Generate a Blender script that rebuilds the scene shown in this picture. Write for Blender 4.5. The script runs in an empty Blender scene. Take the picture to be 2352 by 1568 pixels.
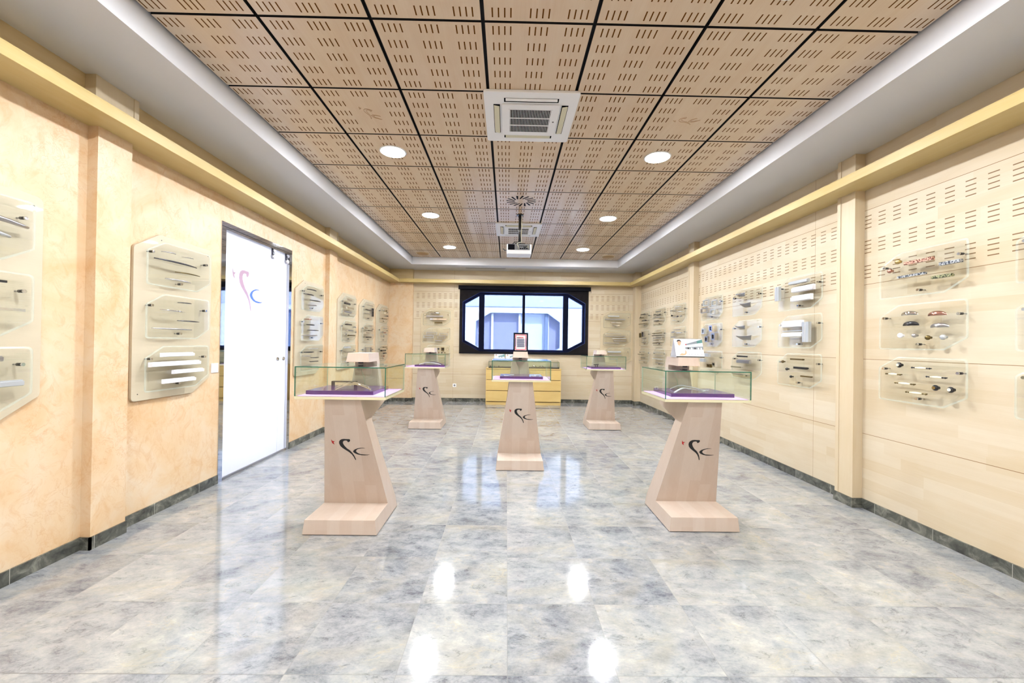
import bpy, bmesh, math, random
from mathutils import Vector, Matrix
random.seed(7)
PI = math.pi
S = bpy.context.scene
COL = S.collection

# ------------------------------------------------------------------ camera
CAMH = 1.3584
YAW, PIT, ROL = 0.0127, 0.0055, 0.0150
def _rows():
    cy, sy, cp, sp, cr, sr = math.cos(YAW), math.sin(YAW), math.cos(PIT), math.sin(PIT), math.cos(ROL), math.sin(ROL)
    Ry = Matrix(((cy, 0, -sy), (0, 1, 0), (sy, 0, cy)))
    Rx = Matrix(((1, 0, 0), (0, cp, -sp), (0, sp, cp)))
    Rz = Matrix(((cr, sr, 0), (-sr, cr, 0), (0, 0, 1)))
    return Rz @ Rx @ Ry
_R = _rows()
cam_d = bpy.data.cameras.new('camera')
cam_d.sensor_width = 36.0
cam_d.lens = 926.56 / 2352 * 36.0
cam_d.clip_start = 0.05
cam = bpy.data.objects.new('camera', cam_d)
COL.objects.link(cam)
_r, _u, _f = [Vector((_R[i][0], _R[i][2], _R[i][1])) for i in range(3)]
M4 = Matrix((( _r.x, _u.x, -_f.x, 0), (_r.y, _u.y, -_f.y, 0), (_r.z, _u.z, -_f.z, CAMH), (0, 0, 0, 1)))
cam.matrix_world = M4
S.camera = cam

# ------------------------------------------------------------------ world, exposure, light levels
W = bpy.data.worlds.new('world'); S.world = W; W.use_nodes = True
bg = W.node_tree.nodes['Background']
bg.inputs[0].default_value = (0.56, 0.70, 1.0, 1)
bg.inputs[1].default_value = 20.0
S.view_settings.view_transform = 'Standard'
S.view_settings.look = 'None'
S.view_settings.exposure = 0.0
S.view_settings.gamma = 1.0
S.view_settings.use_curve_mapping = False
LAMP = 525.0          # radiance of a ceiling downlight
BACKROOM = 135.0      # watts of the lamp in the room behind the frosted glass door
try:
    S.cycles.max_bounces = 12; S.cycles.transparent_max_bounces = 20
    S.cycles.diffuse_bounces = 4; S.cycles.glossy_bounces = 5; S.cycles.sample_clamp_indirect = 8.0
except Exception: pass

su = bpy.data.lights.new('sun', 'SUN'); su.energy = 36.0; su.angle = 0.02; su.color = (0.86, 0.91, 1.0)
so = bpy.data.objects.new('sun', su); COL.objects.link(so)
so.rotation_euler = Vector((-0.35, 0.55, -0.95)).to_track_quat('-Z', 'Y').to_euler()
la = bpy.data.lights.new('corridor_light', 'AREA'); la.shape = 'RECTANGLE'; la.size = 1.1; la.size_y = 2.2
la.energy = BACKROOM; la.color = (0.80, 0.85, 1.0)
lo = bpy.data.objects.new('corridor_light', la); COL.objects.link(lo)
lo.location = (-4.1, 4.45, 1.3); lo.rotation_euler = (0, -PI/2, 0)

# ------------------------------------------------------------------ node helper
class NT:
    def __init__(s, name):
        s.mat = bpy.data.materials.new(name); s.mat.use_nodes = True
        s.t = s.mat.node_tree; s.t.nodes.clear()
        s.out = s.t.nodes.new('ShaderNodeOutputMaterial')
    def n(s, typ, **k):
        nd = s.t.nodes.new(typ)
        for a, b in k.items(): setattr(nd, a, b)
        return nd
    def lk(s, a, b): s.t.links.new(a, b)
    def put(s, inp, v):
        if isinstance(v, (int, float)): inp.default_value = v
        elif isinstance(v, (tuple, list)):
            inp.default_value = tuple(v) + ((1,) if len(v) == 3 and len(inp.default_value) == 4 else ())
        else: s.lk(v, inp)
    def m(s, op, a, b=None, c=None):
        nd = s.n('ShaderNodeMath', operation=op)
        s.put(nd.inputs[0], a)
        if b is not None: s.put(nd.inputs[1], b)
        if c is not None: s.put(nd.inputs[2], c)
        return nd.outputs[0]
    def inr(s, v, a, b):   # 1 where a<v<b
        return s.m('MULTIPLY', s.m('GREATER_THAN', v, a), s.m('LESS_THAN', v, b))
    def pos(s):
        g = s.n('ShaderNodeNewGeometry'); x = s.n('ShaderNodeSeparateXYZ'); s.lk(g.outputs['Position'], x.inputs[0])
        return x.outputs
    def objc(s):
        g = s.n('ShaderNodeTexCoord'); x = s.n('ShaderNodeSeparateXYZ'); s.lk(g.outputs['Object'], x.inputs[0])
        return x.outputs
    def vec(s, x, y, z):
        c = s.n('ShaderNodeCombineXYZ'); s.put(c.inputs[0], x); s.put(c.inputs[1], y); s.put(c.inputs[2], z); return c.outputs[0]
    def noise(s, v, scale, detail=4, rough=0.55, dist=0.0):
        nd = s.n('ShaderNodeTexNoise'); s.lk(v, nd.inputs['Vector'])
        nd.inputs['Scale'].default_value = scale; nd.inputs['Detail'].default_value = detail
        nd.inputs['Roughness'].default_value = rough; nd.inputs['Distortion'].default_value = dist
        return nd.outputs[0]
    def white(s, v):
        nd = s.n('ShaderNodeTexWhiteNoise'); s.lk(v, nd.inputs['Vector']); return nd.outputs
    def ramp(s, v, pts):
        nd = s.n('ShaderNodeValToRGB'); s.lk(v, nd.inputs[0]); e = nd.color_ramp.elements
        while len(e) < len(pts): e.new(0.5)
        for i, (p, c) in enumerate(pts): e[i].position = p; e[i].color = tuple(c) + (1,)
        return nd.outputs[0]
    def mix(s, f, a, b, blend='MIX'):
        nd = s.n('ShaderNodeMix', data_type='RGBA', blend_type=blend)
        s.put(nd.inputs[0], f); s.put(nd.inputs[6], a); s.put(nd.inputs[7], b); return nd.outputs[2]
    def principled(s, col, rough=0.5, metal=0.0, spec=0.5, coat=0.0, normal=None, ior=1.5, **k):
        p = s.n('ShaderNodeBsdfPrincipled')
        s.put(p.inputs['Base Color'], col); s.put(p.inputs['Roughness'], rough); s.put(p.inputs['Metallic'], metal)
        p.inputs['IOR'].default_value = ior
        p.inputs['Coat Weight'].default_value = coat
        if normal is not None: s.lk(normal, p.inputs['Normal'])
        for a, b in k.items(): s.put(p.inputs[a], b)
        s.lk(p.outputs[0], s.out.inputs[0]); return p
    def bump(s, h, strength=0.2, dist=0.002):
        b = s.n('ShaderNodeBump'); b.inputs['Strength'].default_value = strength; b.inputs['Distance'].default_value = dist
        s.lk(h, b.inputs['Height']); return b.outputs[0]

def sr(r, g, b):   # 8-bit sRGB -> linear
    f = lambda c: (c/255/12.92) if c/255 <= 0.04045 else ((c/255+0.055)/1.055)**2.4
    return (f(r), f(g), f(b))
ALB = 0.66
def sa(r, g, b): c = sr(r, g, b); return (c[0]*ALB, c[1]*ALB, c[2]*ALB)   # wall, floor and wood paints
def plain(name, col, rough=0.5, metal=0.0, **k):
    t = NT(name); t.principled(col, rough, metal, **k); return t.mat

def wood_color(t, X, along, across, other, c0, c1, strips=True):
    """maple: long streaks along the grain, fine pores, faint strips"""
    v = t.vec(t.m('MULTIPLY', along, 1.0), t.m('MULTIPLY', across, 9.0), t.m('MULTIPLY', other, 9.0))
    a = t.noise(v, 1.6, 5, 0.6, 0.6)
    v2 = t.vec(t.m('MULTIPLY', along, 6.0), t.m('MULTIPLY', across, 160.0), t.m('MULTIPLY', other, 160.0))
    b = t.noise(v2, 1.0, 3, 0.6)
    c = t.noise(t.vec(along, across, other), 2.2, 3, 0.5, 1.0)
    f = t.m('ADD', t.m('MULTIPLY', a, 0.55), t.m('ADD', t.m('MULTIPLY', b, 0.18), t.m('MULTIPLY', c, 0.35)))
    if strips:
        r = t.m('FLOOR', t.m('DIVIDE', across, 0.085))
        w = t.white(t.vec(r, 0.0, 3.0))[0]
        q = t.m('FLOOR', t.m('ADD', t.m('DIVIDE', along, 0.9), t.m('MULTIPLY', w, 5.0)))
        w2 = t.white(t.vec(r, q, 1.0))[0]
        f = t.m('ADD', f, t.m('MULTIPLY', t.m('SUBTRACT', w2, 0.5), 0.34))
    return t.ramp(f, [(0.28, c0), (0.80, c1)])

MAP0, MAP1 = sa(226, 206, 172), sa(241, 228, 203)
BROWN = (0.150, 0.075, 0.018)

def make_wall_wood(name, axis):
    """axis: 'Y' wall running along y, 'X' wall running along x. Sawn slots and board joints follow real positions."""
    t = NT(name); P = t.pos(); X, Y, Z = P[0], P[1], P[2]
    al = Y if axis == 'Y' else X
    oth = X if axis == 'Y' else Y
    col = wood_color(t, None, al, Z, oth, MAP0, MAP1)
    # joints between the boards
    jz = t.m('ABSOLUTE', t.m('SUBTRACT', t.m('FLOORED_MODULO', t.m('ADD', Z, 0.3185), 0.637), 0.3165))   # joints at .641,1.278...
    j = t.m('LESS_THAN', jz, 0.0020)
    if axis == 'Y':
        vj = t.m('MAXIMUM', t.inr(Y, 3.990, 3.993), t.inr(Y, 7.26, 7.264))
        low = t.m('ADD', t.m('MULTIPLY', t.m('LESS_THAN', Y, 3.55), 0.067),
              t.m('ADD', t.m('MULTIPLY', t.inr(Y, 3.55, 6.6), 0.047), t.m('MULTIPLY', t.m('GREATER_THAN', Y, 6.6), 0.031)))
        g = t.m('FLOORED_MODULO', t.m('SUBTRACT', Y, low), 0.127)
        lim = t.m('MAXIMUM', t.m('LESS_THAN', Y, 3.436), t.m('MAXIMUM', t.inr(Y, 3.70, 6.53), t.inr(Y, 6.70, 9.25)))
    else:
        vj = t.m('MAXIMUM', t.inr(X, 0.399, 0.402), t.inr(X, -1.24, -1.237))
        g = t.m('FLOORED_MODULO', t.m('ADD', X, 2.11), 0.1265)
        lim = t.inr(X, -2.12, 2.84)
    slot_u = t.m('LESS_THAN', g, 0.0625)
    zz = t.m('SUBTRACT', 2.497, Z)                       # distance under the first slot's top
    row = t.m('FLOORED_MODULO', zz, 0.2125)
    inrow = t.m('MULTIPLY', t.m('LESS_THAN', row, 0.112), t.m('MULTIPLY', t.m('GREATER_THAN', zz, 0.0), t.m('LESS_THAN', zz, 0.60)))
    sl = t.m('LESS_THAN', t.m('FLOORED_MODULO', row, 0.0335), 0.0072)
    slot = t.m('MULTIPLY', t.m('MULTIPLY', slot_u, inrow), t.m('MULTIPLY', sl, lim))
    col = t.mix(t.m('MAXIMUM', j, vj), col, sa(150, 112, 66))
    col = t.mix(slot, col, BROWN)
    h = t.m('SUBTRACT', 1.0, t.m('MAXIMUM', slot, j))
    t.principled(col, 0.50, normal=t.bump(h, 0.5, 0.004))
    return t.mat

def make_wood(name, grain='Z', c0=MAP0, c1=MAP1, rough=0.4, strips=False, world=True):
    t = NT(name); P = t.pos() if world else t.objc(); d = dict(X=P[0], Y=P[1], Z=P[2])
    o = [k for k in 'XYZ' if k != grain]
    col = wood_color(t, None, d[grain], d[o[0]], d[o[1]], c0, c1, strips)
    t.principled(col, rough, coat=0.1); return t.mat

def make_plaster():
    t = NT('polished_plaster'); P = t.pos(); X, Y, Z = P[0], P[1], P[2]
    v = t.vec(X, Y, Z)
    big = t.noise(v, 2.2, 6, 0.62, 1.2)
    med = t.noise(t.vec(X, t.m('MULTIPLY', Y, 1.4), Z), 6.5, 7, 0.68, 1.6)
    col = t.ramp(big, [(0.30, sa(240, 201, 153)), (0.50, sa(248, 219, 180)), (0.72, sa(250, 231, 203))])
    mott = t.ramp(med, [(0.50, (0, 0, 0)), (0.66, (1, 1, 1))])
    col = t.mix(t.m('MULTIPLY', mott, 0.50), col, sa(232, 182, 130))
    vn = t.noise(v, 9.0, 8, 0.66, 0.9)
    vein = t.m('SUBTRACT', 1.0, t.m('MULTIPLY', t.m('ABSOLUTE', t.m('SUBTRACT', vn, 0.5)), 42.0))
    vein = t.m('MAXIMUM', vein, 0.0)
    msk = t.ramp(t.noise(v, 2.6, 3, 0.5), [(0.46, (0, 0, 0)), (0.62, (1, 1, 1))])
    col = t.mix(t.m('MULTIPLY', t.m('MULTIPLY', vein, msk), 0.36), col, sa(214, 148, 92))
    t.principled(col, 0.42, normal=t.bump(med, 0.08, 0.002)); return t.mat

def make_floor():
    t = NT('polished_stone_tiles'); P = t.pos(); X, Y = P[0], P[1]
    s = 0.4541
    u = t.m('DIVIDE', t.m('SUBTRACT', X, 0.0223), s); w = t.m('DIVIDE', t.m('SUBTRACT', Y, 1.6591), s)
    iu, iw = t.m('FLOOR', u), t.m('FLOOR', w)
    fu, fw = t.m('FRACT', u), t.m('FRACT', w)
    rnd = t.white(t.vec(iu, iw, 0.0))
    rc = t.n('ShaderNodeSeparateXYZ'); t.lk(rnd[1], rc.inputs[0])
    # a few printed faces repeat, each shifted a little
    fx = t.m('FLOOR', t.m('MULTIPLY', rc.outputs[0], 7.0))
    ox = t.m('MULTIPLY', fx, 3.7)
    vv = t.vec(t.m('ADD', t.m('MULTIPLY', fu, 0.45), ox), t.m('ADD', t.m('MULTIPLY', fw, 0.72), t.m('MULTIPLY', fx, 1.9)), 0.0)
    a = t.noise(vv, 2.4, 9, 0.66, 0.5)
    b = t.noise(vv, 9.0, 10, 0.78, 0.3)
    c = t.noise(vv, 60.0, 5, 0.8)
    f = t.m('ADD', t.m('MULTIPLY', a, 0.52), t.m('ADD', t.m('MULTIPLY', b, 0.36), t.m('MULTIPLY', c, 0.16)))
    f = t.m('ADD', f, t.m('MULTIPLY', t.m('SUBTRACT', rc.outputs[1], 0.5), 0.06))
    col = t.ramp(f, [(0.36, sa(84, 90, 100)), (0.43, sa(134, 139, 146)), (0.50, sa(166, 169, 173)), (0.58, sa(188, 189, 187)), (0.68, sa(220, 217, 208))])
    warm = t.ramp(t.noise(vv, 1.5, 4, 0.6, 1.0), [(0.48, (0, 0, 0)), (0.66, (1, 1, 1))])
    col = t.mix(t.m('MULTIPLY', warm, 0.35), col, sa(166, 158, 138))
    vn = t.noise(vv, 3.0, 7, 0.62, 1.6)
    vein = t.m('MAXIMUM', t.m('SUBTRACT', 1.0, t.m('MULTIPLY', t.m('ABSOLUTE', t.m('SUBTRACT', vn, 0.47)), 60.0)), 0.0)
    col = t.mix(t.m('MULTIPLY', t.m('MULTIPLY', vein, t.ramp(b, [(0.42, (1, 1, 1)), (0.52, (0, 0, 0))])), 0.55), col, sa(86, 88, 92))
    vn2 = t.noise(vv, 2.2, 7, 0.62, 2.0)
    vein2 = t.m('MAXIMUM', t.m('SUBTRACT', 1.0, t.m('MULTIPLY', t.m('ABSOLUTE', t.m('SUBTRACT', vn2, 0.56)), 70.0)), 0.0)
    col = t.mix(t.m('MULTIPLY', t.m('MULTIPLY', vein2, t.ramp(a, [(0.45, (0, 0, 0)), (0.58, (1, 1, 1))])), 0.45), col, sa(206, 192, 160))
    e = 0.0030
    jt = t.m('MAXIMUM', t.m('MAXIMUM', t.m('LESS_THAN', fu, e), t.m('GREATER_THAN', fu, 1-e)),
             t.m('MAXIMUM', t.m('LESS_THAN', fw, e), t.m('GREATER_THAN', fw, 1-e)))
    col = t.mix(t.m('MULTIPLY', jt, 0.8), col, sa(92, 92, 92))
    t.principled(col, t.m('ADD', 0.07, t.m('MULTIPLY', jt, 0.4)), ior=1.85); return t.mat

def make_stone_trim():
    t = NT('dark_stone_skirting'); P = t.pos()
    v = t.vec(P[0], P[1], P[2])
    a = t.noise(v, 9, 7, 0.65, 0.8)
    al = t.m('ADD', P[0], P[1])
    j = t.m('LESS_THAN', t.m('FLOORED_MODULO', al, 0.4541), 0.003)
    col = t.ramp(a, [(0.32, sr(44, 46, 44)), (0.52, sr(84, 86, 80)), (0.72, sr(134, 134, 124))])
    t.principled(t.mix(j, col, sr(160, 160, 152)), 0.18); return t.mat

CZ = 3.1965; PITCH = 0.6412; CX0 = -2.088; CY0 = 2.297
def make_ceiling_tile():
    t = NT('perforated_maple_ceiling_tile'); P = t.pos(); X, Y, Z = P[0], P[1], P[2]
    iu = t.m('FLOOR', t.m('DIVIDE', t.m('SUBTRACT', X, CX0), PITCH)); iw = t.m('FLOOR', t.m('DIVIDE', t.m('SUBTRACT', Y, CY0), PITCH))
    lu = t.m('FLOORED_MODULO', t.m('SUBTRACT', X, CX0), PITCH)
    lw = t.m('FLOORED_MODULO', t.m('SUBTRACT', Y, CY0), PITCH)
    rn = t.white(t.vec(iu, iw, 5.0))[0]
    col = wood_color(t, None, t.m('ADD', Y, t.m('MULTIPLY', rn, 9.0)), t.m('ADD', X, t.m('MULTIPLY', rn, 3.0)), Z, sa(234, 204, 172), sa(250, 230, 204), False)
    gu = t.m('FLOORED_MODULO', lu, PITCH/3); gw = t.m('FLOORED_MODULO', lw, PITCH/5)
    a0 = (PITCH/3 - 3*0.0345 - 0.0065)/2
    uu = t.m('SUBTRACT', gu, a0)
    su = t.m('MULTIPLY', t.m('LESS_THAN', t.m('FLOORED_MODULO', uu, 0.0345), 0.0080), t.inr(uu, -0.0001, 3*0.0345+0.0082))
    b0 = (PITCH/5-0.066)/2
    sw = t.inr(gw, b0, b0+0.066)
    slot = t.m('MULTIPLY', su, sw)
    # tiles with the carved emblem and the tile around the round diffuser have no slots in the middle
    mid = t.m('MULTIPLY', t.inr(lu, PITCH/3, 2*PITCH/3), t.inr(lw, PITCH/5, 4*PITCH/5))
    log = t.m('MULTIPLY', t.inr(iw, 0.5, 1.5), t.m('MAXIMUM', t.inr(iu, 0.5, 1.5), t.inr(iu, 4.5, 5.5)))
    dx = t.m('SUBTRACT', X, CX0+3.5*PITCH); dy = t.m('SUBTRACT', Y, CY0+4.5*PITCH)
    circ = t.m('LESS_THAN', t.m('SQRT', t.m('ADD', t.m('MULTIPLY', dx, dx), t.m('MULTIPLY', dy, dy))), 0.205)
    slot = t.m('MULTIPLY', slot, t.m('SUBTRACT', 1.0, t.m('MAXIMUM', t.m('MULTIPLY', mid, log), circ)))
    up = t.m('LESS_THAN', Z, CZ+0.0008)
    slot = t.m('MULTIPLY', slot, up)
    col = t.mix(slot, col, sr(92, 58, 24))
    t.principled(col, t.m('ADD', 0.25, t.m('MULTIPLY', slot, 0.65)), **{'Specular IOR Level': t.m('SUBTRACT', 0.5, t.m('MULTIPLY', slot, 0.5))}); return t.mat

def make_glass(name, tint=(0.96, 0.985, 0.97), boost=1.0, rough=0.0):
    t = NT(name)
    tr = t.n('ShaderNodeBsdfTransparent'); tr.inputs[0].default_value = tuple(tint)+(1,)
    gl = t.n('ShaderNodeBsdfGlossy'); gl.inputs['Roughness'].default_value = rough; gl.inputs[0].default_value = (1, 1, 1, 1)
    fr = t.n('ShaderNodeFresnel'); fr.inputs[0].default_value = 1.5
    # thin pane: reflection of both faces, the same from either side
    g = t.n('ShaderNodeNewGeometry')
    dt = t.n('ShaderNodeVectorMath', operation='DOT_PRODUCT'); t.lk(g.outputs['Incoming'], dt.inputs[0]); t.lk(g.outputs['Normal'], dt.inputs[1])
    c = t.m('ABSOLUTE', dt.outputs['Value'])
    F = t.m('ADD', 0.04, t.m('MULTIPLY', 0.96, t.m('POWER', t.m('SUBTRACT', 1.0, c), 5.0)))
    F = t.m('MINIMUM', t.m('MULTIPLY', F, boost), 1.0)
    mx = t.n('ShaderNodeMixShader'); t.lk(F, mx.inputs[0]); t.lk(tr.outputs[0], mx.inputs[1]); t.lk(gl.outputs[0], mx.inputs[2])
    t.lk(mx.outputs[0], t.out.inputs[0]); return t.mat

def make_pattern(name, c0, c1):
    t = NT(name); P = t.objc()
    v = t.noise(t.vec(P[0], P[1], P[2]), 90, 2, 0.5)
    col = t.ramp(v, [(0.44, c0), (0.54, c1)]); t.principled(col, 0.35, 0.4); return t.mat
def make_rim():
    t = NT('polished_plate_rim')
    tr = t.n('ShaderNodeBsdfTransparent'); tr.inputs[0].default_value = (.95, .97, .96, 1)
    p = t.n('ShaderNodeBsdfPrincipled'); p.inputs['Base Color'].default_value = (*sr(214, 226, 222), 1); p.inputs['Roughness'].default_value = .12
    mx = t.n('ShaderNodeMixShader'); mx.inputs[0].default_value = .16
    t.lk(tr.outputs[0], mx.inputs[1]); t.lk(p.outputs[0], mx.inputs[2]); t.lk(mx.outputs[0], t.out.inputs[0]); return t.mat
def make_emit(name, col, k):
    t = NT(name); e = t.n('ShaderNodeEmission'); e.inputs[0].default_value = tuple(col)+(1,); e.inputs[1].default_value = k
    t.lk(e.outputs[0], t.out.inputs[0]); return t.mat

def make_screen():
    t = NT('dark_screen_fabric')
    tr = t.n('ShaderNodeBsdfTransparent'); df = t.n('ShaderNodeBsdfDiffuse'); df.inputs[0].default_value = (0.004, 0.004, 0.008, 1)
    mx = t.n('ShaderNodeMixShader'); mx.inputs[0].default_value = 0.37
    t.lk(df.outputs[0], mx.inputs[1]); t.lk(tr.outputs[0], mx.inputs[2]); t.lk(mx.outputs[0], t.out.inputs[0]); return t.mat

def make_frost():
    t = NT('frosted_door_film')
    tl = t.n('ShaderNodeBsdfTranslucent'); tl.inputs[0].default_value = (0.93, 0.95, 1.0, 1)
    df = t.n('ShaderNodeBsdfDiffuse'); df.inputs[0].default_value = (0.86, 0.88, 0.93, 1)
    gl = t.n('ShaderNodeBsdfGlossy'); gl.inputs['Roughness'].default_value = 0.03
    m1 = t.n('ShaderNodeMixShader'); m1.inputs[0].default_value = 0.55
    t.lk(df.outputs[0], m1.inputs[1]); t.lk(tl.outputs[0], m1.inputs[2])
    fr = t.n('ShaderNodeFresnel'); fr.inputs[0].default_value = 1.45
    m2 = t.n('ShaderNodeMixShader'); t.lk(fr.outputs[0], m2.inputs[0]); t.lk(m1.outputs[0], m2.inputs[1]); t.lk(gl.outputs[0], m2.inputs[2])
    t.lk(m2.outputs[0], t.out.inputs[0]); return t.mat

M = dict(
    wallY=make_wall_wood('maple_wall_boards_side', 'Y'), wallX=make_wall_wood('maple_wall_boards_end', 'X'),
    plaster=make_plaster(), floor=make_floor(), skirt=make_stone_trim(), tile=make_ceiling_tile(),
    woodY=make_wood('maple_along_y', 'Y', sa(220, 192, 142), sa(238, 216, 172)), woodX=make_wood('maple_along_x', 'X', sa(216, 186, 132), sa(238, 216, 170)),
    woodZ=make_wood('maple_upright', 'Z', sa(228, 206, 168), sa(242, 226, 196)),
    ledY=make_wood('golden_maple_ledge', 'Y', sa(228, 198, 122), sa(243, 222, 162)), ledX=make_wood('golden_maple_ledge_end', 'X', sa(228, 198, 122), sa(243, 222, 162)),
    board=make_wood('maple_display_board', 'Y', sa(220, 206, 178), sa(234, 222, 196)),
    boardX=make_wood('maple_display_board_end', 'X', sa(226, 206, 168), sa(238, 222, 190)),
    ped=make_wood('pinkish_maple_pedestal', 'Z', sa(222, 200, 182), sa(236, 220, 206), 0.42, True, False),
    tray=plain('pale_maple_tray', sa(240, 234, 196), 0.4),
    birch=make_wood('golden_birch_drawers', 'X', sa(228, 190, 112), sa(243, 214, 142), 0.4),
    birchdark=plain('dark_drawer_gap', sr(110, 78, 40), 0.7),
    gypsum=plain('white_gypsum', sr(208, 209, 214), 0.85), black=plain('matt_black', (0.005, 0.005, 0.008), 0.85, **{'Specular IOR Level': 0.1}),
    gap=plain('black_ceiling_gap', (0.004, 0.004, 0.006), 0.8),
    white=plain('white_plastic', sr(232, 234, 238), 0.4), cream=plain('cream_louver', sr(200, 196, 172), 0.5),
    grey=plain('grey_plastic', sr(118, 120, 124), 0.5), blackgloss=plain('black_plastic', (0.012, 0.012, 0.014), 0.3),
    glass=make_glass('clear_glass', (0.955, 0.985, 0.97)), plate=make_glass('acrylic_plate', (0.975, 0.985, 0.98), 1.3),
    plate_edge=make_rim(),
    green=plain('green_glass_edge', sr(26, 92, 74), 0.12), greenpale=plain('pale_green_edge', sr(170, 188, 168), 0.15),
    redpat=make_pattern('red_patterned_bar', sr(92, 44, 36), sr(206, 160, 140)), greypat=make_pattern('grey_patterned_bar', sr(44, 52, 66), sr(168, 172, 176)),
    greenpat=make_pattern('green_patterned_bar', sr(36, 42, 26), sr(150, 152, 116)),
    chrome=plain('chrome', (0.82, 0.83, 0.85), 0.06, 1.0), steel=plain('brushed_steel', (0.50, 0.50, 0.52), 0.28, 1.0),
    darksteel=plain('dark_steel', (0.10, 0.10, 0.12), 0.25, 1.0), copper=plain('copper', (0.60, 0.33, 0.27), 0.2, 1.0),
    bronze=plain('bronze', (0.16, 0.12, 0.05), 0.3, 1.0), brass=plain('brass', (0.55, 0.42, 0.18), 0.25, 1.0),
    ochre=plain('dark_olive_lacquer', sr(78, 62, 24), 0.4), white_lac=plain('white_lacquer', sr(240, 242, 250), 0.25),
    alu=plain('satin_aluminium', sr(196, 202, 208), 0.3, 0.55), porcelain=plain('porcelain', sr(236, 226, 198), 0.15),
    mirror=plain('dark_polished_steel', (0.62, 0.63, 0.66), 0.03, 1.0), mauverefl=plain('mauve_painted_reflection', sr(176, 150, 172), 0.12), bluerefl=plain('blue_painted_reflection', sr(84, 116, 196), 0.12),  # door emblem's mauve and blue are room and window reflections put into colour
    logo=plain('black_emblem', (0.004, 0.004, 0.005), 0.35), red=plain('red_emblem', sr(170, 10, 14), 0.4),
    felt=plain('lilac_felt', sr(206, 160, 228), 0.7), purple=plain('aubergine_lacquer', sr(66, 22, 92), 0.12),
    screen=make_screen(), frost=make_frost(), alum_scatter=plain('window_frame_scatter_blue', sr(104, 122, 176), 0.5),  # frame colour lightened and blued for light scattered in the blind
    paper=plain('white_paper', sr(240, 243, 250), 0.6), sheetgrey=plain('grey_print', sr(120, 128, 136), 0.6),
    teal=plain('teal_print', sr(70, 118, 116), 0.6), skyprint=plain('pale_blue_print', sr(206, 226, 240), 0.6),
    skin=plain('skin_print', sr(206, 160, 130), 0.6), hair=plain('dark_hair_print', sr(40, 28, 26), 0.6),
    shirt=plain('white_shirt_print', sr(222, 230, 240), 0.6), pink=plain('pink_print', sr(196, 66, 88), 0.6),
    bluegrey=plain('blue_grey_print', sr(78, 92, 112), 0.6), cream_print=plain('cream_print', sr(216, 196, 196), 0.6),
    upper_out=plain('grey_facade_render', sr(186, 194, 216), 0.8), skyrefl_out=plain('painted_sky_reflection_pane', sr(206, 218, 244), 0.3),  # outdoor pane's paler colour holds a painted reflection of the sky
    panel_out=plain('white_facade_panel', sr(214, 218, 228), 0.6), frame_out=plain('pale_facade_frame', sr(120, 138, 176), 0.5),
    blind_out=plain('blue_grey_outdoor_blind', sr(150, 156, 190), 0.7), carve=plain('carved_wood_line', sr(176, 142, 104), 0.6),
    speaker=plain('beige_speaker_grille', sr(150, 118, 72), 0.6), lamp=make_emit('lamp_diffuser', (0.955, 0.975, 1.0), LAMP),
    clearsteel=plain('steel_ring', (0.7, 0.7, 0.7), 0.3, 1.0),
)

# ------------------------------------------------------------------ mesh helpers
def link(name, me, parent=None, loc=None, rotz=None):
    o = bpy.data.objects.new(name, me); COL.objects.link(o)
    if parent is not None: o.parent = parent
    if loc is not None: o.location = loc
    if rotz is not None: o.rotation_euler = (0, 0, rotz)
    return o
def empty(name, loc=(0, 0, 0), rotz=0.0):
    return link(name, None, None, loc, rotz)
def info(o, label, cat=None, group=None, kind=None):
    if label: o['label'] = label
    if cat: o['category'] = cat
    if group: o['group'] = group
    if kind: o['kind'] = kind
    return o
def struct(o): o['kind'] = 'structure'; return o

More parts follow.
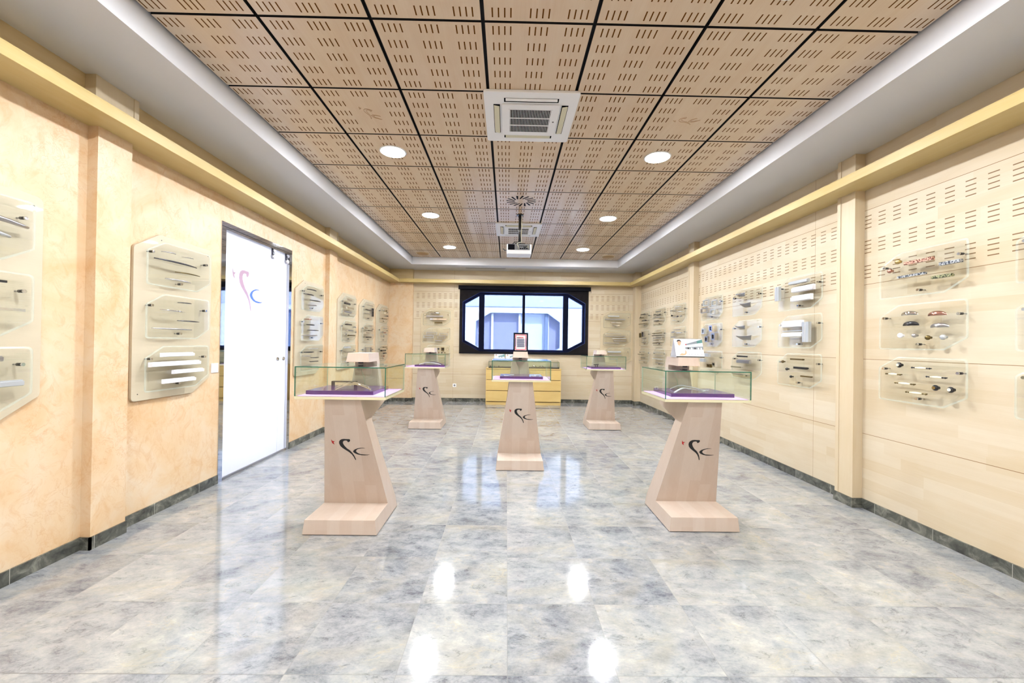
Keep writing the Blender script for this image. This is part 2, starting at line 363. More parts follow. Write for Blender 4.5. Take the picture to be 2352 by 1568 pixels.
class MB:
    """a small mesh collector: every shape goes into one mesh, faces carry a material slot"""
    def __init__(s): s.bm = bmesh.new(); s.mats = []
    def mi(s, mat):
        if mat not in s.mats: s.mats.append(mat)
        return s.mats.index(mat)
    def poly(s, pts, mat):
        try: f = s.bm.faces.new([s.bm.verts.new(p) for p in pts])
        except ValueError: return None
        f.material_index = s.mi(mat); return f
    def box(s, a, b, mat, mats=None):
        x0, y0, z0 = a; x1, y1, z1 = b
        v = [s.bm.verts.new(p) for p in ((x0,y0,z0),(x1,y0,z0),(x1,y1,z0),(x0,y1,z0),(x0,y0,z1),(x1,y0,z1),(x1,y1,z1),(x0,y1,z1))]
        F = {'-z': (3,2,1,0), '+z': (4,5,6,7), '-y': (0,1,5,4), '+x': (1,2,6,5), '+y': (2,3,7,6), '-x': (3,0,4,7)}
        for k, q in F.items():
            f = s.bm.faces.new([v[i] for i in q]); f.material_index = s.mi((mats or {}).get(k, mat))
        return s
    def prism(s, pts, ax, a, b, mat, side=None):
        """extrude a 2D outline along axis ax from a to b (pts are the other two coords in xyz order)"""
        def mk(p, t):
            return {'x': (t, p[0], p[1]), 'y': (p[0], t, p[1]), 'z': (p[0], p[1], t)}[ax]
        A = [s.bm.verts.new(mk(p, a)) for p in pts]; B = [s.bm.verts.new(mk(p, b)) for p in pts]
        n = len(pts); im = s.mi(mat); isd = s.mi(side or mat)
        for q in (A[::-1], B):
            f = s.bm.faces.new(q); f.material_index = im
        for i in range(n):
            f = s.bm.faces.new((A[i], A[(i+1) % n], B[(i+1) % n], B[i])); f.material_index = isd
        return s
    def cyl(s, c, r, h, ax='z', n=20, mat=None, r2=None, smooth=True):
        """cylinder from c along +axis by h"""
        r2 = r if r2 is None else r2
        def mk(t, ang, rr):
            p, q = rr*math.cos(ang), rr*math.sin(ang)
            d = {'x': (t, p, q), 'y': (p, t, q), 'z': (p, q, t)}[ax]
            return (c[0]+d[0], c[1]+d[1], c[2]+d[2])
        A = [s.bm.verts.new(mk(0, 2*PI*i/n, r)) for i in range(n)]; B = [s.bm.verts.new(mk(h, 2*PI*i/n, r2)) for i in range(n)]
        im = s.mi(mat)
        for q in (A, B):
            f = s.bm.faces.new(q); f.material_index = im
        for i in range(n):
            f = s.bm.faces.new((A[i], A[(i+1) % n], B[(i+1) % n], B[i])); f.material_index = im; f.smooth = smooth
        return s
    def tube(s, pts, r, mat, n=8, flat=1.0, radii=None):
        """tube through points; flat squashes it in the second frame direction"""
        P = [Vector(p) for p in pts]; rings = []
        up0 = Vector((0, 0, 1))
        for i, p in enumerate(P):
            d = (P[min(i+1, len(P)-1)] - P[max(i-1, 0)]).normalized()
            a = d.cross(up0)
            if a.length < 1e-3: a = d.cross(Vector((0, 1, 0)))
            a.normalize(); b = a.cross(d).normalized()
            rr = radii[i] if radii else r
            rings.append([s.bm.verts.new(p + a*rr*math.cos(2*PI*k/n) + b*rr*flat*math.sin(2*PI*k/n)) for k in range(n)])
        im = s.mi(mat)
        for i in range(len(rings)-1):
            for k in range(n):
                f = s.bm.faces.new((rings[i][k], rings[i][(k+1) % n], rings[i+1][(k+1) % n], rings[i+1][k])); f.material_index = im; f.smooth = True
        for q in (rings[0], rings[-1]):
            f = s.bm.faces.new(q); f.material_index = im
        return s
    def lathe(s, c, prof, ax, mat, n=20, sgn=1):
        """prof: list of (radius, distance along axis)"""
        rings = []
        for r, h in prof:
            ring = []
            for k in range(n):
                a = 2*PI*k/n; p, q = r*math.cos(a), r*math.sin(a); h2 = h*sgn
                d = {'x': (h2, p, q), 'y': (p, h2, q), 'z': (p, q, h2)}[ax]
                ring.append(s.bm.verts.new((c[0]+d[0], c[1]+d[1], c[2]+d[2])))
            rings.append(ring)
        im = s.mi(mat)
        for i in range(len(rings)-1):
            for k in range(n):
                f = s.bm.faces.new((rings[i][k], rings[i][(k+1) % n], rings[i+1][(k+1) % n], rings[i+1][k])); f.material_index = im; f.smooth = True
        for q in (rings[0], rings[-1]):
            f = s.bm.faces.new(q); f.material_index = im
        return s
    def build(s, name, parent=None, loc=None, rotz=None, bevel=0.0, fix=True):
        if fix: bmesh.ops.recalc_face_normals(s.bm, faces=s.bm.faces)
        me = bpy.data.meshes.new(name); s.bm.to_mesh(me); s.bm.free()
        for m in s.mats: me.materials.append(m)
        o = link(name, me, parent, loc, rotz)
        if bevel:
            b = o.modifiers.new('bevel', 'BEVEL'); b.width = bevel; b.segments = 2; b.limit_method = 'ANGLE'; b.angle_limit = 0.6
        return o

def rounded(pts, r, n=5):
    """round the corners of a polygon; r may be a list"""
    out = []; N = len(pts)
    for i in range(N):
        rr = r[i] if isinstance(r, (list, tuple)) else r
        p = Vector(pts[i]); a = Vector(pts[i-1]); b = Vector(pts[(i+1) % N])
        if rr <= 0: out.append(tuple(p)); continue
        da = (a-p).normalized(); db = (b-p).normalized()
        ang = da.angle(db); d = min(rr/math.tan(ang/2), (a-p).length*0.45, (b-p).length*0.45)
        p0, p1 = p+da*d, p+db*d
        for k in range(n+1):
            t = k/n; q = p0*(1-t)**2 + p*2*t*(1-t) + p1*t**2; out.append((q.x, q.y))
    return out

# ------------------------------------------------------------------ the room
XL, XR, YF, YN = -2.715, 3.07, 9.39, -3.1
ZS = 3.04                      # soffit
LZ0, LZ1 = 2.72, 2.80          # wooden ledge
TX0, TX1, TY1, TY0 = -2.07, 2.385, 8.706, CY0-8*PITCH
DY0, DY1, DZ = 3.845, 5.09, 2.483   # door opening

struct(MB().box((XL-0.4, YN-0.2, -0.12), (XR+0.2, YF+0.2, 0.0), M['floor']).build('floor'))

# left wall with the doorway
w = MB(); T = 0.14
for (y0, y1, z0, z1) in ((YN, DY0, 0, LZ0+.04), (DY1, YF, 0, LZ0+.04), (DY0, DY1, DZ, LZ0+.04)):
    w.box((XL-T, y0, z0), (XL, y1, z1), M['plaster'])
w.box((XL-T, YN, LZ0+.04), (XL, YF, CZ+.1), M['woodY'])
struct(w.build('wall_left'))
struct(MB().box((XR, YN, 0), (XR+T, YF+T, CZ+.1), M['wallY']).build('wall_right'))
WX0, WX1, WZ0, WZ1 = -1.04, 1.82, 1.17, 2.55   # octagonal window
CH = 0.40
OCT = [(WX0, WZ0+.22), (WX0+CH, WZ0), (WX1-CH, WZ0), (WX1, WZ0+.22), (WX1, WZ1-.23), (WX1-CH, WZ1), (WX0+CH, WZ1), (WX0, WZ1-.23)]
def wall_with_octagon(b, y0, y1, oct_, x0, x1, z0, z1, mat, reveal):
    """solid wall between y0 and y1 with an eight-sided hole"""
    a = [(x0, z0), (x1, z0), (x1, z1), (x0, z1)]
    for y in (y0, y1):
        V = lambda p: (p[0], y, p[1])
        o = oct_
        b.poly([V(q) for q in (a[0], a[1], o[3], o[2], o[1], o[0])], mat)
        b.poly([V(q) for q in (a[1], a[2], o[4], o[3])], mat)
        b.poly([V(q) for q in (a[2], a[3], o[7], o[6], o[5], o[4])], mat)
        b.poly([V(q) for q in (a[3], a[0], o[0], o[7])], mat)
    for i in range(8):
        p, q = oct_[i], oct_[(i+1) % 8]
        b.poly([(p[0], y0, p[1]), (q[0], y0, q[1]), (q[0], y1, q[1]), (p[0], y1, p[1])], reveal)
    for i in range(4):
        p, q = a[i], a[(i+1) % 4]
        b.poly([(p[0], y0, p[1]), (q[0], y0, q[1]), (q[0], y1, q[1]), (p[0], y1, p[1])], mat)
w = MB(); wall_with_octagon(w, YF, YF+.28, OCT, XL-T, XR+T, 0, CZ+.1, M['wallX'], M['alum_scatter'])
struct(w.build('wall_far'))
struct(MB().box((XL-T, YN-.1, 0), (XR+T, YN, CZ+.1), M['plaster']).build('wall_near'))
# white room behind the glass door
w = MB()
w.box((-4.6, 3.2, 0), (-4.5, 5.9, 2.9), M['gypsum']); w.box((-4.6, 3.1, 0), (XL-T, 3.2, 2.9), M['gypsum'])
w.box((-4.6, 5.9, 0), (XL-T, 6.0, 2.9), M['gypsum']); w.box((-4.6, 3.1, 2.9), (XL-T, 6.0, 3.0), M['gypsum'])
w.box((-4.6, 3.1, -.1), (XL-.4, 6.0, 0), M['gypsum'])
struct(w.build('wall_corridor'))

# corner plaster pier on the far wall, with wood above the ledge
struct(MB().box((XL, YF-.09, 0), (-2.175, YF, LZ0+.04), M['plaster']).box((XL, YF-.09, LZ0+.04), (-2.175, YF, ZS), M['woodX']).build('trim_1'))

# ceiling: soffit ring, step up, and the grid of perforated tiles
ce = struct(empty('ceiling', (0, 0, CZ)))
w = MB(); zt = CZ+.1
for a, b in (((XL, YN), (TX0, YF)), ((TX1, YN), (XR, YF)), ((TX0, TY1), (TX1, YF)), ((TX0, YN), (TX1, TY0))):
    w.box((a[0], a[1], ZS), (b[0], b[1], zt), M['gypsum'])
o = w.build('soffit'); o.parent = ce; o.location = (0, 0, -CZ)
MB().box((TX0-.05, TY0-.05, CZ+.035), (TX1+.05, TY1+.05, CZ+.05), M['gap']).build('backing', ce, (0, 0, -CZ))
w = MB(); GX, GY = 0.011, 0.0085
for i in range(7):
    for j in range(-8, 10):
        x0 = max(CX0+i*PITCH+GX, TX0+.022); x1 = min(CX0+(i+1)*PITCH-GX, TX1-.022)
        y0 = CY0+j*PITCH+GY; y1 = min(CY0+(j+1)*PITCH-GY, TY1-.006)
        w.box((x0, y0, CZ), (x1, y1, CZ+.025), M['gap'], {'-z': M['tile']})
w.build('tile_grid', ce, (0, 0, -CZ))
# thin slit vent in the soffit near the far wall
info(MB().box((-.95, 9.02, ZS-.003), (-.05, 9.045, ZS), M['grey']).box((-.94, 9.028, ZS-.0045), (-.06, 9.037, ZS-.003), M['black']).build('slot_vent'),
     'thin dark slit vent in the white ceiling border above the window', 'vent')

# ledges
lm = MB()
def ledge(name, a, b, mat):
    w = MB(); w.box(a, b, mat); return struct(w.build(name, bevel=.003))
def ledge_y(name, xa, xb, lip):
    w = MB(); y0, y1 = YN, YF
    w.box((min(xa, xb), y0, LZ0), (max(xa, xb), y1, LZ1-.012), M['ledY'])
    w.box((min(xa, xb)+(.006 if lip > 0 else 0), y0, LZ1-.012), (max(xa, xb)-(.006 if lip < 0 else 0), y1, LZ1), M['ledY'])
    return struct(w.build(name, bevel=.002))
ledge_y('trim_2', XL, -2.46, -1)
ledge_y('trim_3', 2.80, XR, 1)
struct(MB().box((-2.46, YF-.24, LZ0), (2.80, YF, LZ1-.012), M['ledX']).box((-2.46, YF-.234, LZ1-.012), (2.80, YF, LZ1), M['ledX']).build('trim_4', bevel=.002))

# piers
struct(MB().box((XL, 2.624, 0), (-2.65, 2.861, LZ0), M['plaster']).build('trim_5'))
struct(MB().box((XL, 6.03, 0), (-2.65, 6.29, LZ0), M['plaster']).build('trim_6'))
def pier_wood(name, y0, y1, z0, z1, xf, s):
    """pilaster with raised edge strips; s=+1 sits on the left wall, -1 on the right wall"""
    w = MB(); xa = XL if s > 0 else XR
    X = lambda a, b: (min(a, b), max(a, b))
    c = X(xa, xf - s*.006); w.box((c[0], y0, z0), (c[1], y1, z1), M['woodZ'])
    e = X(xa, xf)
    w.box((e[0], y0-.001, z0), (e[1], y0+.034, z1), M['woodZ']); w.box((e[0], y1-.034, z0), (e[1], y1+.001, z1), M['woodZ'])
    return struct(w.build(name, bevel=.001))
pier_wood('trim_7', 2.60, 2.90, LZ1, ZS, -2.645, 1)
pier_wood('trim_8', 6.00, 6.30, LZ1, ZS, -2.645, 1)
pier_wood('trim_9', 3.435, 3.62, 0, LZ0, 2.985, -1); pier_wood('trim_10', 3.435, 3.62, LZ1, ZS, 2.985, -1)
pier_wood('trim_11', 6.436, 6.634, 0, LZ0, 2.985, -1); pier_wood('trim_12', 6.436, 6.634, LZ1, ZS, 2.985, -1)
struct(MB().box((2.93, 9.21, 0), (XR, YF, ZS), M['woodZ']).build('trim_13', bevel=.002))

# skirting
BH = 0.08
def skirt(name, pts, inward):
    """a strip of stone tiles following the wall line; pts are the wall-line corners"""
    w = MB(); w_ = 0.012
    for (a, b) in zip(pts[:-1], pts[1:]):
        (x0, y0), (x1, y1) = a, b
        if abs(x1-x0) < 1e-6:
            sx = inward[0]; w.box((min(x0, x0+sx*w_), min(y0, y1)-(.0), 0), (max(x0, x0+sx*w_), max(y0, y1), BH), M['skirt'])
        else:
            w.box((min(x0, x1)-0.0, y0-w_, 0), (max(x0, x1)+0.0, y0, BH), M['skirt'])
    return struct(w.build(name, fix=True))
skirt('baseboard_left', [(XL, YN), (XL, 2.624), (-2.638, 2.624), (-2.65, 2.624), (-2.65, 2.861), (-2.65, 2.861), ], (1, 0))
w = MB()
def sk(x0, x1, y0, y1): w.box((min(x0, x1), min(y0, y1), 0), (max(x0, x1), max(y0, y1), BH), M['skirt'])
sk(XL, XL+.012, 2.861, DY0); sk(XL, XL+.012, DY1, 6.018); sk(XL, -2.638, 6.018, 6.03); sk(-2.65, -2.638, 6.03, 6.29); sk(XL, XL+.012, 6.29, YF-.09)
struct(w.build('baseboard_left_rear'))
w = MB(); sk(XL, -2.163, YF-.102, YF-.09); sk(-2.175, -2.163, YF-.09, YF); sk(-2.163, 2.918, YF-.012, YF); sk(2.918, 2.93, 9.198, YF); sk(2.918, XR, 9.198, 9.21)
struct(w.build('baseboard_far'))
w = MB(); sk(XR, XR-.012, YN, 3.423); sk(XR, 2.973, 3.423, 3.435); sk(2.985, 2.973, 3.435, 3.62); sk(XR, XR-.012, 3.62, 6.424)
sk(XR, 2.973, 6.424, 6.436); sk(2.985, 2.973, 6.436, 6.634); sk(XR, XR-.012, 6.634, 9.198)
struct(w.build('baseboard_right'))

# ------------------------------------------------------------------ window and the building outside
win = struct(empty('window_1', (0.39, YF+.16, 1.86)))
def wb(b, name): return b.build(name, win, (-0.39, -(YF+.16), -1.86))
def inset(o, d):
    cx, cz = (WX0+WX1)/2, (WZ0+WZ1)/2; out = []
    for x, z in o:
        out.append((x + (d if x < cx else -d)*(1.0 if abs(x-cx) > 1.2 else 0.75), z + (d if z < cz else -d)*(1.0 if abs(x-cx) < 1.2 else 0.75)))
    return out
b = MB(); I = inset(OCT, .05)
for i in range(8):
    p, q, p2, q2 = OCT[i], OCT[(i+1) % 8], I[i], I[(i+1) % 8]
    for y in (YF+.10, YF+.17):
        b.poly([(p[0], y, p[1]), (q[0], y, q[1]), (q2[0], y, q2[1]), (p2[0], y, p2[1])], M['alum_scatter'])
    b.poly([(p2[0], YF+.10, p2[1]), (q2[0], YF+.10, q2[1]), (q2[0], YF+.17, q2[1]), (p2[0], YF+.17, p2[1])], M['alum_scatter'])
b.box((-.665, YF+.09, WZ0+.01), (-.54, YF+.17, WZ1-.01), M['alum_scatter'])
b.box((1.315, YF+.09, WZ0+.01), (1.435, YF+.17, WZ1-.01), M['alum_scatter'])
b.box((.355, YF+.10, WZ0+.01), (.415, YF+.17, WZ1-.01), M['alum_scatter'])
wb(b, 'window_frame')
b = MB(); b.poly([(p[0], YF+.135, p[1]) for p in I], M['glass']); wb(b, 'window_pane')

# screen blind in front
bl = empty('roller_blind', (0.39, YF-.05, 2.66)); info(bl, 'black see-through roller blind pulled down over the eight-sided window', 'blind')
def bb(b, name): return b.build(name, bl, (-0.39, -(YF-.05), -2.66))
bb(MB().box((-1.135, YF-.075, 2.605), (1.93, YF-.003, 2.69), M['black']), 'cassette')
bb(MB().box((-1.105, YF-.046, 1.135), (1.885, YF-.044, 2.61), M['screen']), 'screen_fabric')
bb(MB().box((-1.105, YF-.055, 1.118), (1.885, YF-.035, 1.14), M['black']), 'bottom_rail')
bb(MB().tube([(1.935, YF-.05, 2.62), (1.94, YF-.05, 2.575), (1.935, YF-.05, 2.56)], .003, M['black'], 6), 'pull_chain')

# facade across the yard with an eight-sided window of its own
fa = empty('building_facade', (0.4, 12.2, 0)); info(fa, 'pale panelled facade outside the window with an eight-sided window of its own', 'building')
def fb(b, name): return b.build(name, fa, (-0.4, -12.2, 0))
OO = [(-.95, 1.30), (-.55, 1.02), (1.23, 1.02), (1.60, 1.24), (1.60, 2.02), (1.23, 2.29), (-.50, 2.29), (-.95, 2.02)]
b = MB(); wall_with_octagon(b, 12.2, 12.45, OO, -6, 7, -.5, 2.46, M['panel_out'], M['panel_out']); fb(b, 'wall')
fb(MB().box((-6, 12.19, 2.46), (7, 12.5, 2.475), M['frame_out']).box((-6, 12.2, 2.475), (7, 12.5, 6.0), M['upper_out']), 'upper_wall')
fb(MB().box((-1.0, 12.36, 1.0), (.40, 12.40, 2.32), M['blind_out']), 'window_blind')
fb(MB().box((1.24, 12.36, 1.0), (1.65, 12.40, 2.32), M['blind_out']), 'window_blind')
fb(MB().box((.40, 12.38, 1.0), (1.24, 12.40, 2.32), M['skyrefl_out']), 'window_pane')
b = MB()
for i in range(8):
    p, q = OO[i], OO[(i+1) % 8]
    b.tube([(p[0], 12.23, p[1]), (q[0], 12.23, q[1])], .022, M['frame_out'], 6)
for x, w2 in ((-.45, .03), (.38, .03), (1.20, .05)): b.box((x-w2, 12.26, 1.03), (x+w2, 12.36, 2.28), M['white'] if w2 < .04 else M['frame_out'])
b.box((1.255, 12.30, 1.03), (1.275, 12.36, 2.28), M['white'])
fb(b, 'window_frame')

# ------------------------------------------------------------------ glass door
door = struct(empty('door_1', (XL, 4.47, 0)))
def db(b, name, **k): return b.build(name, door, (-XL, -4.47, 0), **k)
b = MB()
b.box((XL-.03, DY0, 0), (XL+.006, 3.905, DZ), M['mirror']); b.box((XL-.03, 5.03, 0), (XL+.006, DY1, DZ), M['mirror'])
b.box((XL-.03, 3.905, 2.412), (XL+.006, 5.03, DZ), M['mirror'])
db(b, 'door_frame')
LX = XL-.022
def leaf(name, y0, y1):
    o = MB().box((LX-.010, y0, .025), (LX, y1, 2.412), M['frost']).build(name, door, (-XL, -4.47, 0)); return o
lf = leaf('door_leaf', 3.907, 4.868); sdl = leaf('side_leaf', 4.878, 5.028)
for nm, par, y in (('knob', lf, 4.80), ('knob', sdl, 4.925)):
    MB().lathe((LX, y, 1.137), [(.012, 0), (.010, .012), (.022, .018), (.026, .030), (.022, .040), (.008, .044)], 'x', M['chrome'], 18).build(nm, par)
for par, y in ((lf, 4.71), (sdl, 4.995)):
    MB().box((LX, y-.016, 2.325), (LX+.022, y+.016, 2.43), M['darksteel']).cyl((LX, y, 2.325), .024, .03, 'x', 16, M['steel']).cyl((LX, y+.01, 2.40), .028, .026, 'x', 16, M['darksteel']).build('hinge_fitting', par)
MB().box((LX-.012, 3.91, .0), (LX+.010, 5.03, .022), M['steel']).build('threshold', door, (-XL, -4.47, 0))

# emblem drawings (traced outline, unit: outline px)
EM_S = [(1000,440),(1028,470),(1010,520),(970,545),(940,550),(915,525),(912,500),(840,490),(770,510),(740,560),(745,610),(790,690),(870,780),(970,850),(1040,930),(1100,1020),(1140,1120),(1158,1190),(1128,1195),(1085,1090),(1020,990),(930,910),(820,840),(700,760),(630,690),(597,600),(605,530),(650,475),(720,443),(800,435),(900,440)]
EM_C = [(1565,765),(1480,748),(1370,750),(1250,775),(1150,815),(1090,865),(1085,900),(1140,950),(1250,995),(1380,1018),(1500,1022),(1620,1012),(1708,988),(1600,995),(1480,990),(1350,980),(1260,945),(1205,900),(1195,870),(1230,820),(1300,790),(1400,768),(1480,762)]
EM_T = [(318,455),(360,520),(445,520),(385,565),(420,638),(345,595),(325,540)]
def emblem(fn, mats, thick, name, parent):
    """fn maps an outline point (u,v) plus height to 3D"""
    b = MB()
    for pts, mat in zip((EM_S, EM_C, EM_T), mats):
        A = [b.bm.verts.new(fn(u, v, thick)) for u, v in pts]
        B = [b.bm.verts.new(fn(u, v, 0)) for u, v in pts]
        im = b.mi(mat); n = len(pts)
        for q in (A, B):
            f = b.bm.faces.new(q); f.material_index = im
        for i in range(n):
            f = b.bm.faces.new((A[i], A[(i+1) % n], B[(i+1) % n], B[i])); f.material_index = im
    b.bm.normal_update(); bmesh.ops.triangulate(b.bm, faces=[f for f in b.bm.faces if len(f.verts) > 4])
    return b.build(name, parent)
emblem(lambda u, v, h: (LX+h*1.0, 4.04+(u-318)*.00036, 2.075-(v-440)*.00054), (M['mauverefl'], M['bluerefl'], M['mauverefl']), .0015, 'emblem', lf)

# ------------------------------------------------------------------ handles shown on plates. local frame: x right, z up, -y toward the viewer
def h_bow(b, x0, z0, x1, z1, m, th=.006, depth=.030, y0=0.0):
    n = 12; pts = []
    for i in range(n+1):
        t = i/n; pts.append((x0+(x1-x0)*t, y0-.004-depth*math.sin(PI*t)**.8, z0+(z1-z0)*t))
    b.tube(pts, th, M[m], 8, .8, [th*(.7+.6*math.sin(PI*i/n)) for i in range(n+1)])
def h_wave(b, x0, z0, x1, z1, m, th=.006, depth=.026, y0=0.0):
    n = 14; pts = []
    for i in range(n+1):
        t = i/n; pts.append((x0+(x1-x0)*t, y0-.004-depth*math.sin(PI*t)*(1-.5*t), z0+(z1-z0)*t+.012*math.sin(2*PI*t)))
    b.tube(pts, th, M[m], 8, .7)
def h_bar(b, x0, z0, x1, z1, m, th=.010, depth=.028, y0=0.0):
    x0, x1 = min(x0, x1), max(x0, x1); zc = (z0+z1)/2; a = (x1-x0)*.14
    b.box((x0, y0-depth-th*.6, zc-th/2), (x1, y0-depth+th*.4, zc+th/2), M[m])
    for x in (x0+a, x1-a): b.box((x-th*.4, y0-depth, zc-th*.35), (x+th*.4, y0, zc+th*.35), M[m])
def h_slab(b, x0, z0, x1, z1, m, th=.05, depth=.022, y0=0.0):
    """extruded grip profile: flat face with a folded lip"""
    if abs(x1-x0) >= abs(z1-z0):
        x0, x1 = min(x0, x1), max(x0, x1); zc = (z0+z1)/2; h = th/2
        b.prism([(y0, zc-h), (y0-depth*.55, zc-h), (y0-depth, zc-h*.75), (y0-depth, zc+h*.55), (y0-depth*.6, zc+h*.62), (y0-depth*.6, zc+h), (y0, zc+h)], 'x', x0, x1, M[m])
    else:
        z0, z1 = min(z0, z1), max(z0, z1); xc = (x0+x1)/2; h = th/2
        b.prism([(xc-h, y0), (xc-h, y0-depth), (xc-h*.3, y0-depth), (xc-h*.2, y0-depth*.7), (xc+h*.2, y0-depth*.7), (xc+h*.3, y0-depth), (xc+h, y0-depth), (xc+h, y0)], 'z', z0, z1, M[m])
def h_cup(b, x0, z0, x1, z1, m, th=.04, depth=.028, y0=0.0):
    """half-dome shell pull, open below"""
    xc = (x0+x1)/2; R = abs(x1-x0)/2; zc = (z0+z1)/2-.012; n, k = 14, 6; rings = []
    for j in range(k+1):
        ph = (PI/2)*j/k
        rings.append([b.bm.verts.new((xc+R*math.cos(ph)*math.cos(PI*i/n), y0-depth*math.sin(ph)**.8*math.sin(PI*i/n)**.6-.001, zc+th*math.cos(ph)*math.sin(PI*i/n)*.85+.002)) for i in range(n+1)])
    im = b.mi(M[m])
    for j in range(k):
        for i in range(n):
            try:
                f = b.bm.faces.new((rings[j][i], rings[j][i+1], rings[j+1][i+1], rings[j+1][i])); f.material_index = im; f.smooth = True
            except ValueError: pass
def h_knob(b, x, z, m, r=.016, m2=None, y0=0.0):
    b.lathe((x, y0, z), [(r*.55, 0), (r*.45, .010), (r*.5, .014), (r, .020), (r*1.02, .028), (r*.75, .035), (r*.2, .037)], 'y', M[m], 16, -1)
    if m2: b.cyl((x, y0-.0385, z), r*.55, .003, 'y', 12, M[m2])
def h_porc(b, x0, z0, x1, z1, m, mc='porcelain', y0=0.0):
    x0, x1 = min(x0, x1), max(x0, x1); zc = (z0+z1)/2; L = x1-x0; y = y0-.030
    prof = [(.003, 0), (.007, .05), (.003, .10), (.006, .16), (.0045, .20)]
    for s, xs in ((1, x0), (-1, x1)):
        b.lathe((xs, y, zc), [(r, h*L*1.1) for r, h in prof], 'x', M[m], 12, s)
        b.tube([(xs+s*L*.17, y, zc), (xs+s*L*.17, y0, zc)], .004, M[m], 8)
    b.lathe((x0+L*.22, y, zc), [(.005, 0), (.0085, .2*L), (.009, .28*L), (.0085, .36*L), (.005, .56*L)], 'x', M[mc], 14)
def h_ring(b, x, z, s, m, th=.009, depth=.026, y0=0.0, sh=None):
    """square frame pull"""
    sh = sh or s
    x0, x1, z0, z1 = x-s/2, x+s/2, z-sh/2, z+sh/2
    b.box((x0, y0-depth, z0), (x1, y0, z0+th), M[m]); b.box((x0, y0-depth, z1-th), (x1, y0, z1), M[m])
    b.box((x0, y0-depth, z0+th), (x0+th, y0, z1-th), M[m]); b.box((x1-th, y0-depth, z0+th), (x1, y0, z1-th), M[m])
def h_boxcup(b, x, z, s, m, depth=.035, y0=0.0, sh=None):
    """deep square recessed pull with a dark opening"""
    sh = sh or s
    h_ring(b, x, z, s, m, s*.2, depth, y0, sh)
    b.box((x-s*.3, y0-depth*.3, z-sh*.3), (x+s*.3, y0-.001, z+sh*.3), M['blackgloss' if m != 'chrome' else 'darksteel'])
def h_wing(b, x0, z0, x1, z1, m, th=.045, depth=.045, y0=0.0):
    """boat-shaped folded blade: wide at the lip, narrow where it meets the plate"""
    L = x1-x0; xc = (x0+x1)/2; zc = (z0+z1)/2; n, k = 10, 5; R_ = []
    for j in range(k+1):
        v = j/k; ww = L/2*(.45+.55*v**.8)
        R_.append([b.bm.verts.new((xc+ww*(2*i/n-1), y0-.002-depth*v**.7*(1-.15*(2*i/n-1)**2), zc-th/2+th*v+.008*(2*i/n-1)**2*v)) for i in range(n+1)])
    im = b.mi(M[m]); B_ = [[b.bm.verts.new(w.co+Vector((0, .003, .003))) for w in r] for r in R_]
    for Q in (R_, B_):
        for j in range(k):
            for i in range(n):
                f = b.bm.faces.new((Q[j][i], Q[j][i+1], Q[j+1][i+1], Q[j+1][i])); f.material_index = im; f.smooth = True
    for i in range(n):
        for j in (0, k): b.bm.faces.new((R_[j][i], R_[j][i+1], B_[j][i+1], B_[j][i])).material_index = im
    for j in range(k):
        for i in (0, n): b.bm.faces.new((R_[j][i], R_[j+1][i], B_[j+1][i], B_[j][i])).material_index = im
HF = dict(wing=h_wing, bow=h_bow, wave=h_wave, bar=h_bar, slab=h_slab, cup=h_cup, porc=h_porc)
PLX = .63; PLZ = .345
def build_handle(spec, parent, y0):
    kind = spec[0]; b = MB(); nm = 'cabinet_handle'
    if kind in ('knob', 'knob2'):
        nm = 'cabinet_knob'
        h_knob(b, spec[1], spec[2], spec[3], spec[4] if len(spec) > 4 else .016, spec[5] if len(spec) > 5 else None, y0=y0)
    elif kind == 'ring': h_ring(b, spec[1], spec[2], spec[3], spec[4], y0=y0, sh=spec[5] if len(spec) > 5 else None)
    elif kind == 'boxc': h_boxcup(b, spec[1], spec[2], spec[3], spec[4], y0=y0, sh=spec[5] if len(spec) > 5 else None)
    else:
        k = {}
        if len(spec) > 6: k['th'] = spec[6]
        if len(spec) > 7: k['depth'] = spec[7]
        if kind == 'porc': HF[kind](b, *spec[1:6], y0=y0)
        else: HF[kind](b, *spec[1:6], y0=y0, **k)
    return b.build(nm, parent)

def plate_outline(w=PLX, h=PLZ, cx=.155, cz=.088, bx=.145, bz=.085, r=.028):
    return rounded([(0, 0), (w-bx, 0), (w, bz), (w, h), (cx, h), (0, h-cz)], [r*.8, r, r, r*1.1, r, r])
OUT = plate_outline()
def add_plate(b, x, z, y, th=.008):
    """clear pane with a pale polished rim"""
    n = len(OUT); cx, cz = PLX/2, PLZ/2; kx, kz = 1-.018/PLX*1.1, 1-.018/PLZ*1.1
    IN = [(cx+(p[0]-cx)*kx, cz+(p[1]-cz)*kz) for p in OUT]
    mg, me_ = b.mi(M['plate']), b.mi(M['plate_edge'])
    V = lambda L, yy: [b.bm.verts.new((p[0]+x, yy, p[1]+z)) for p in L]
    of, ob, f_, k_ = V(OUT, y-th*.7), V(OUT, y), V(IN, y-th), V(IN, y-.0002)
    b.bm.faces.new(f_).material_index = mg; b.bm.faces.new(k_).material_index = mg
    for i in range(n):
        j = (i+1) % n
        b.bm.faces.new((of[i], of[j], f_[j], f_[i])).material_index = me_
        b.bm.faces.new((ob[i], ob[j], of[j], of[i])).material_index = me_
        b.bm.faces.new((ob[i], ob[j], k_[j], k_[i])).material_index = me_
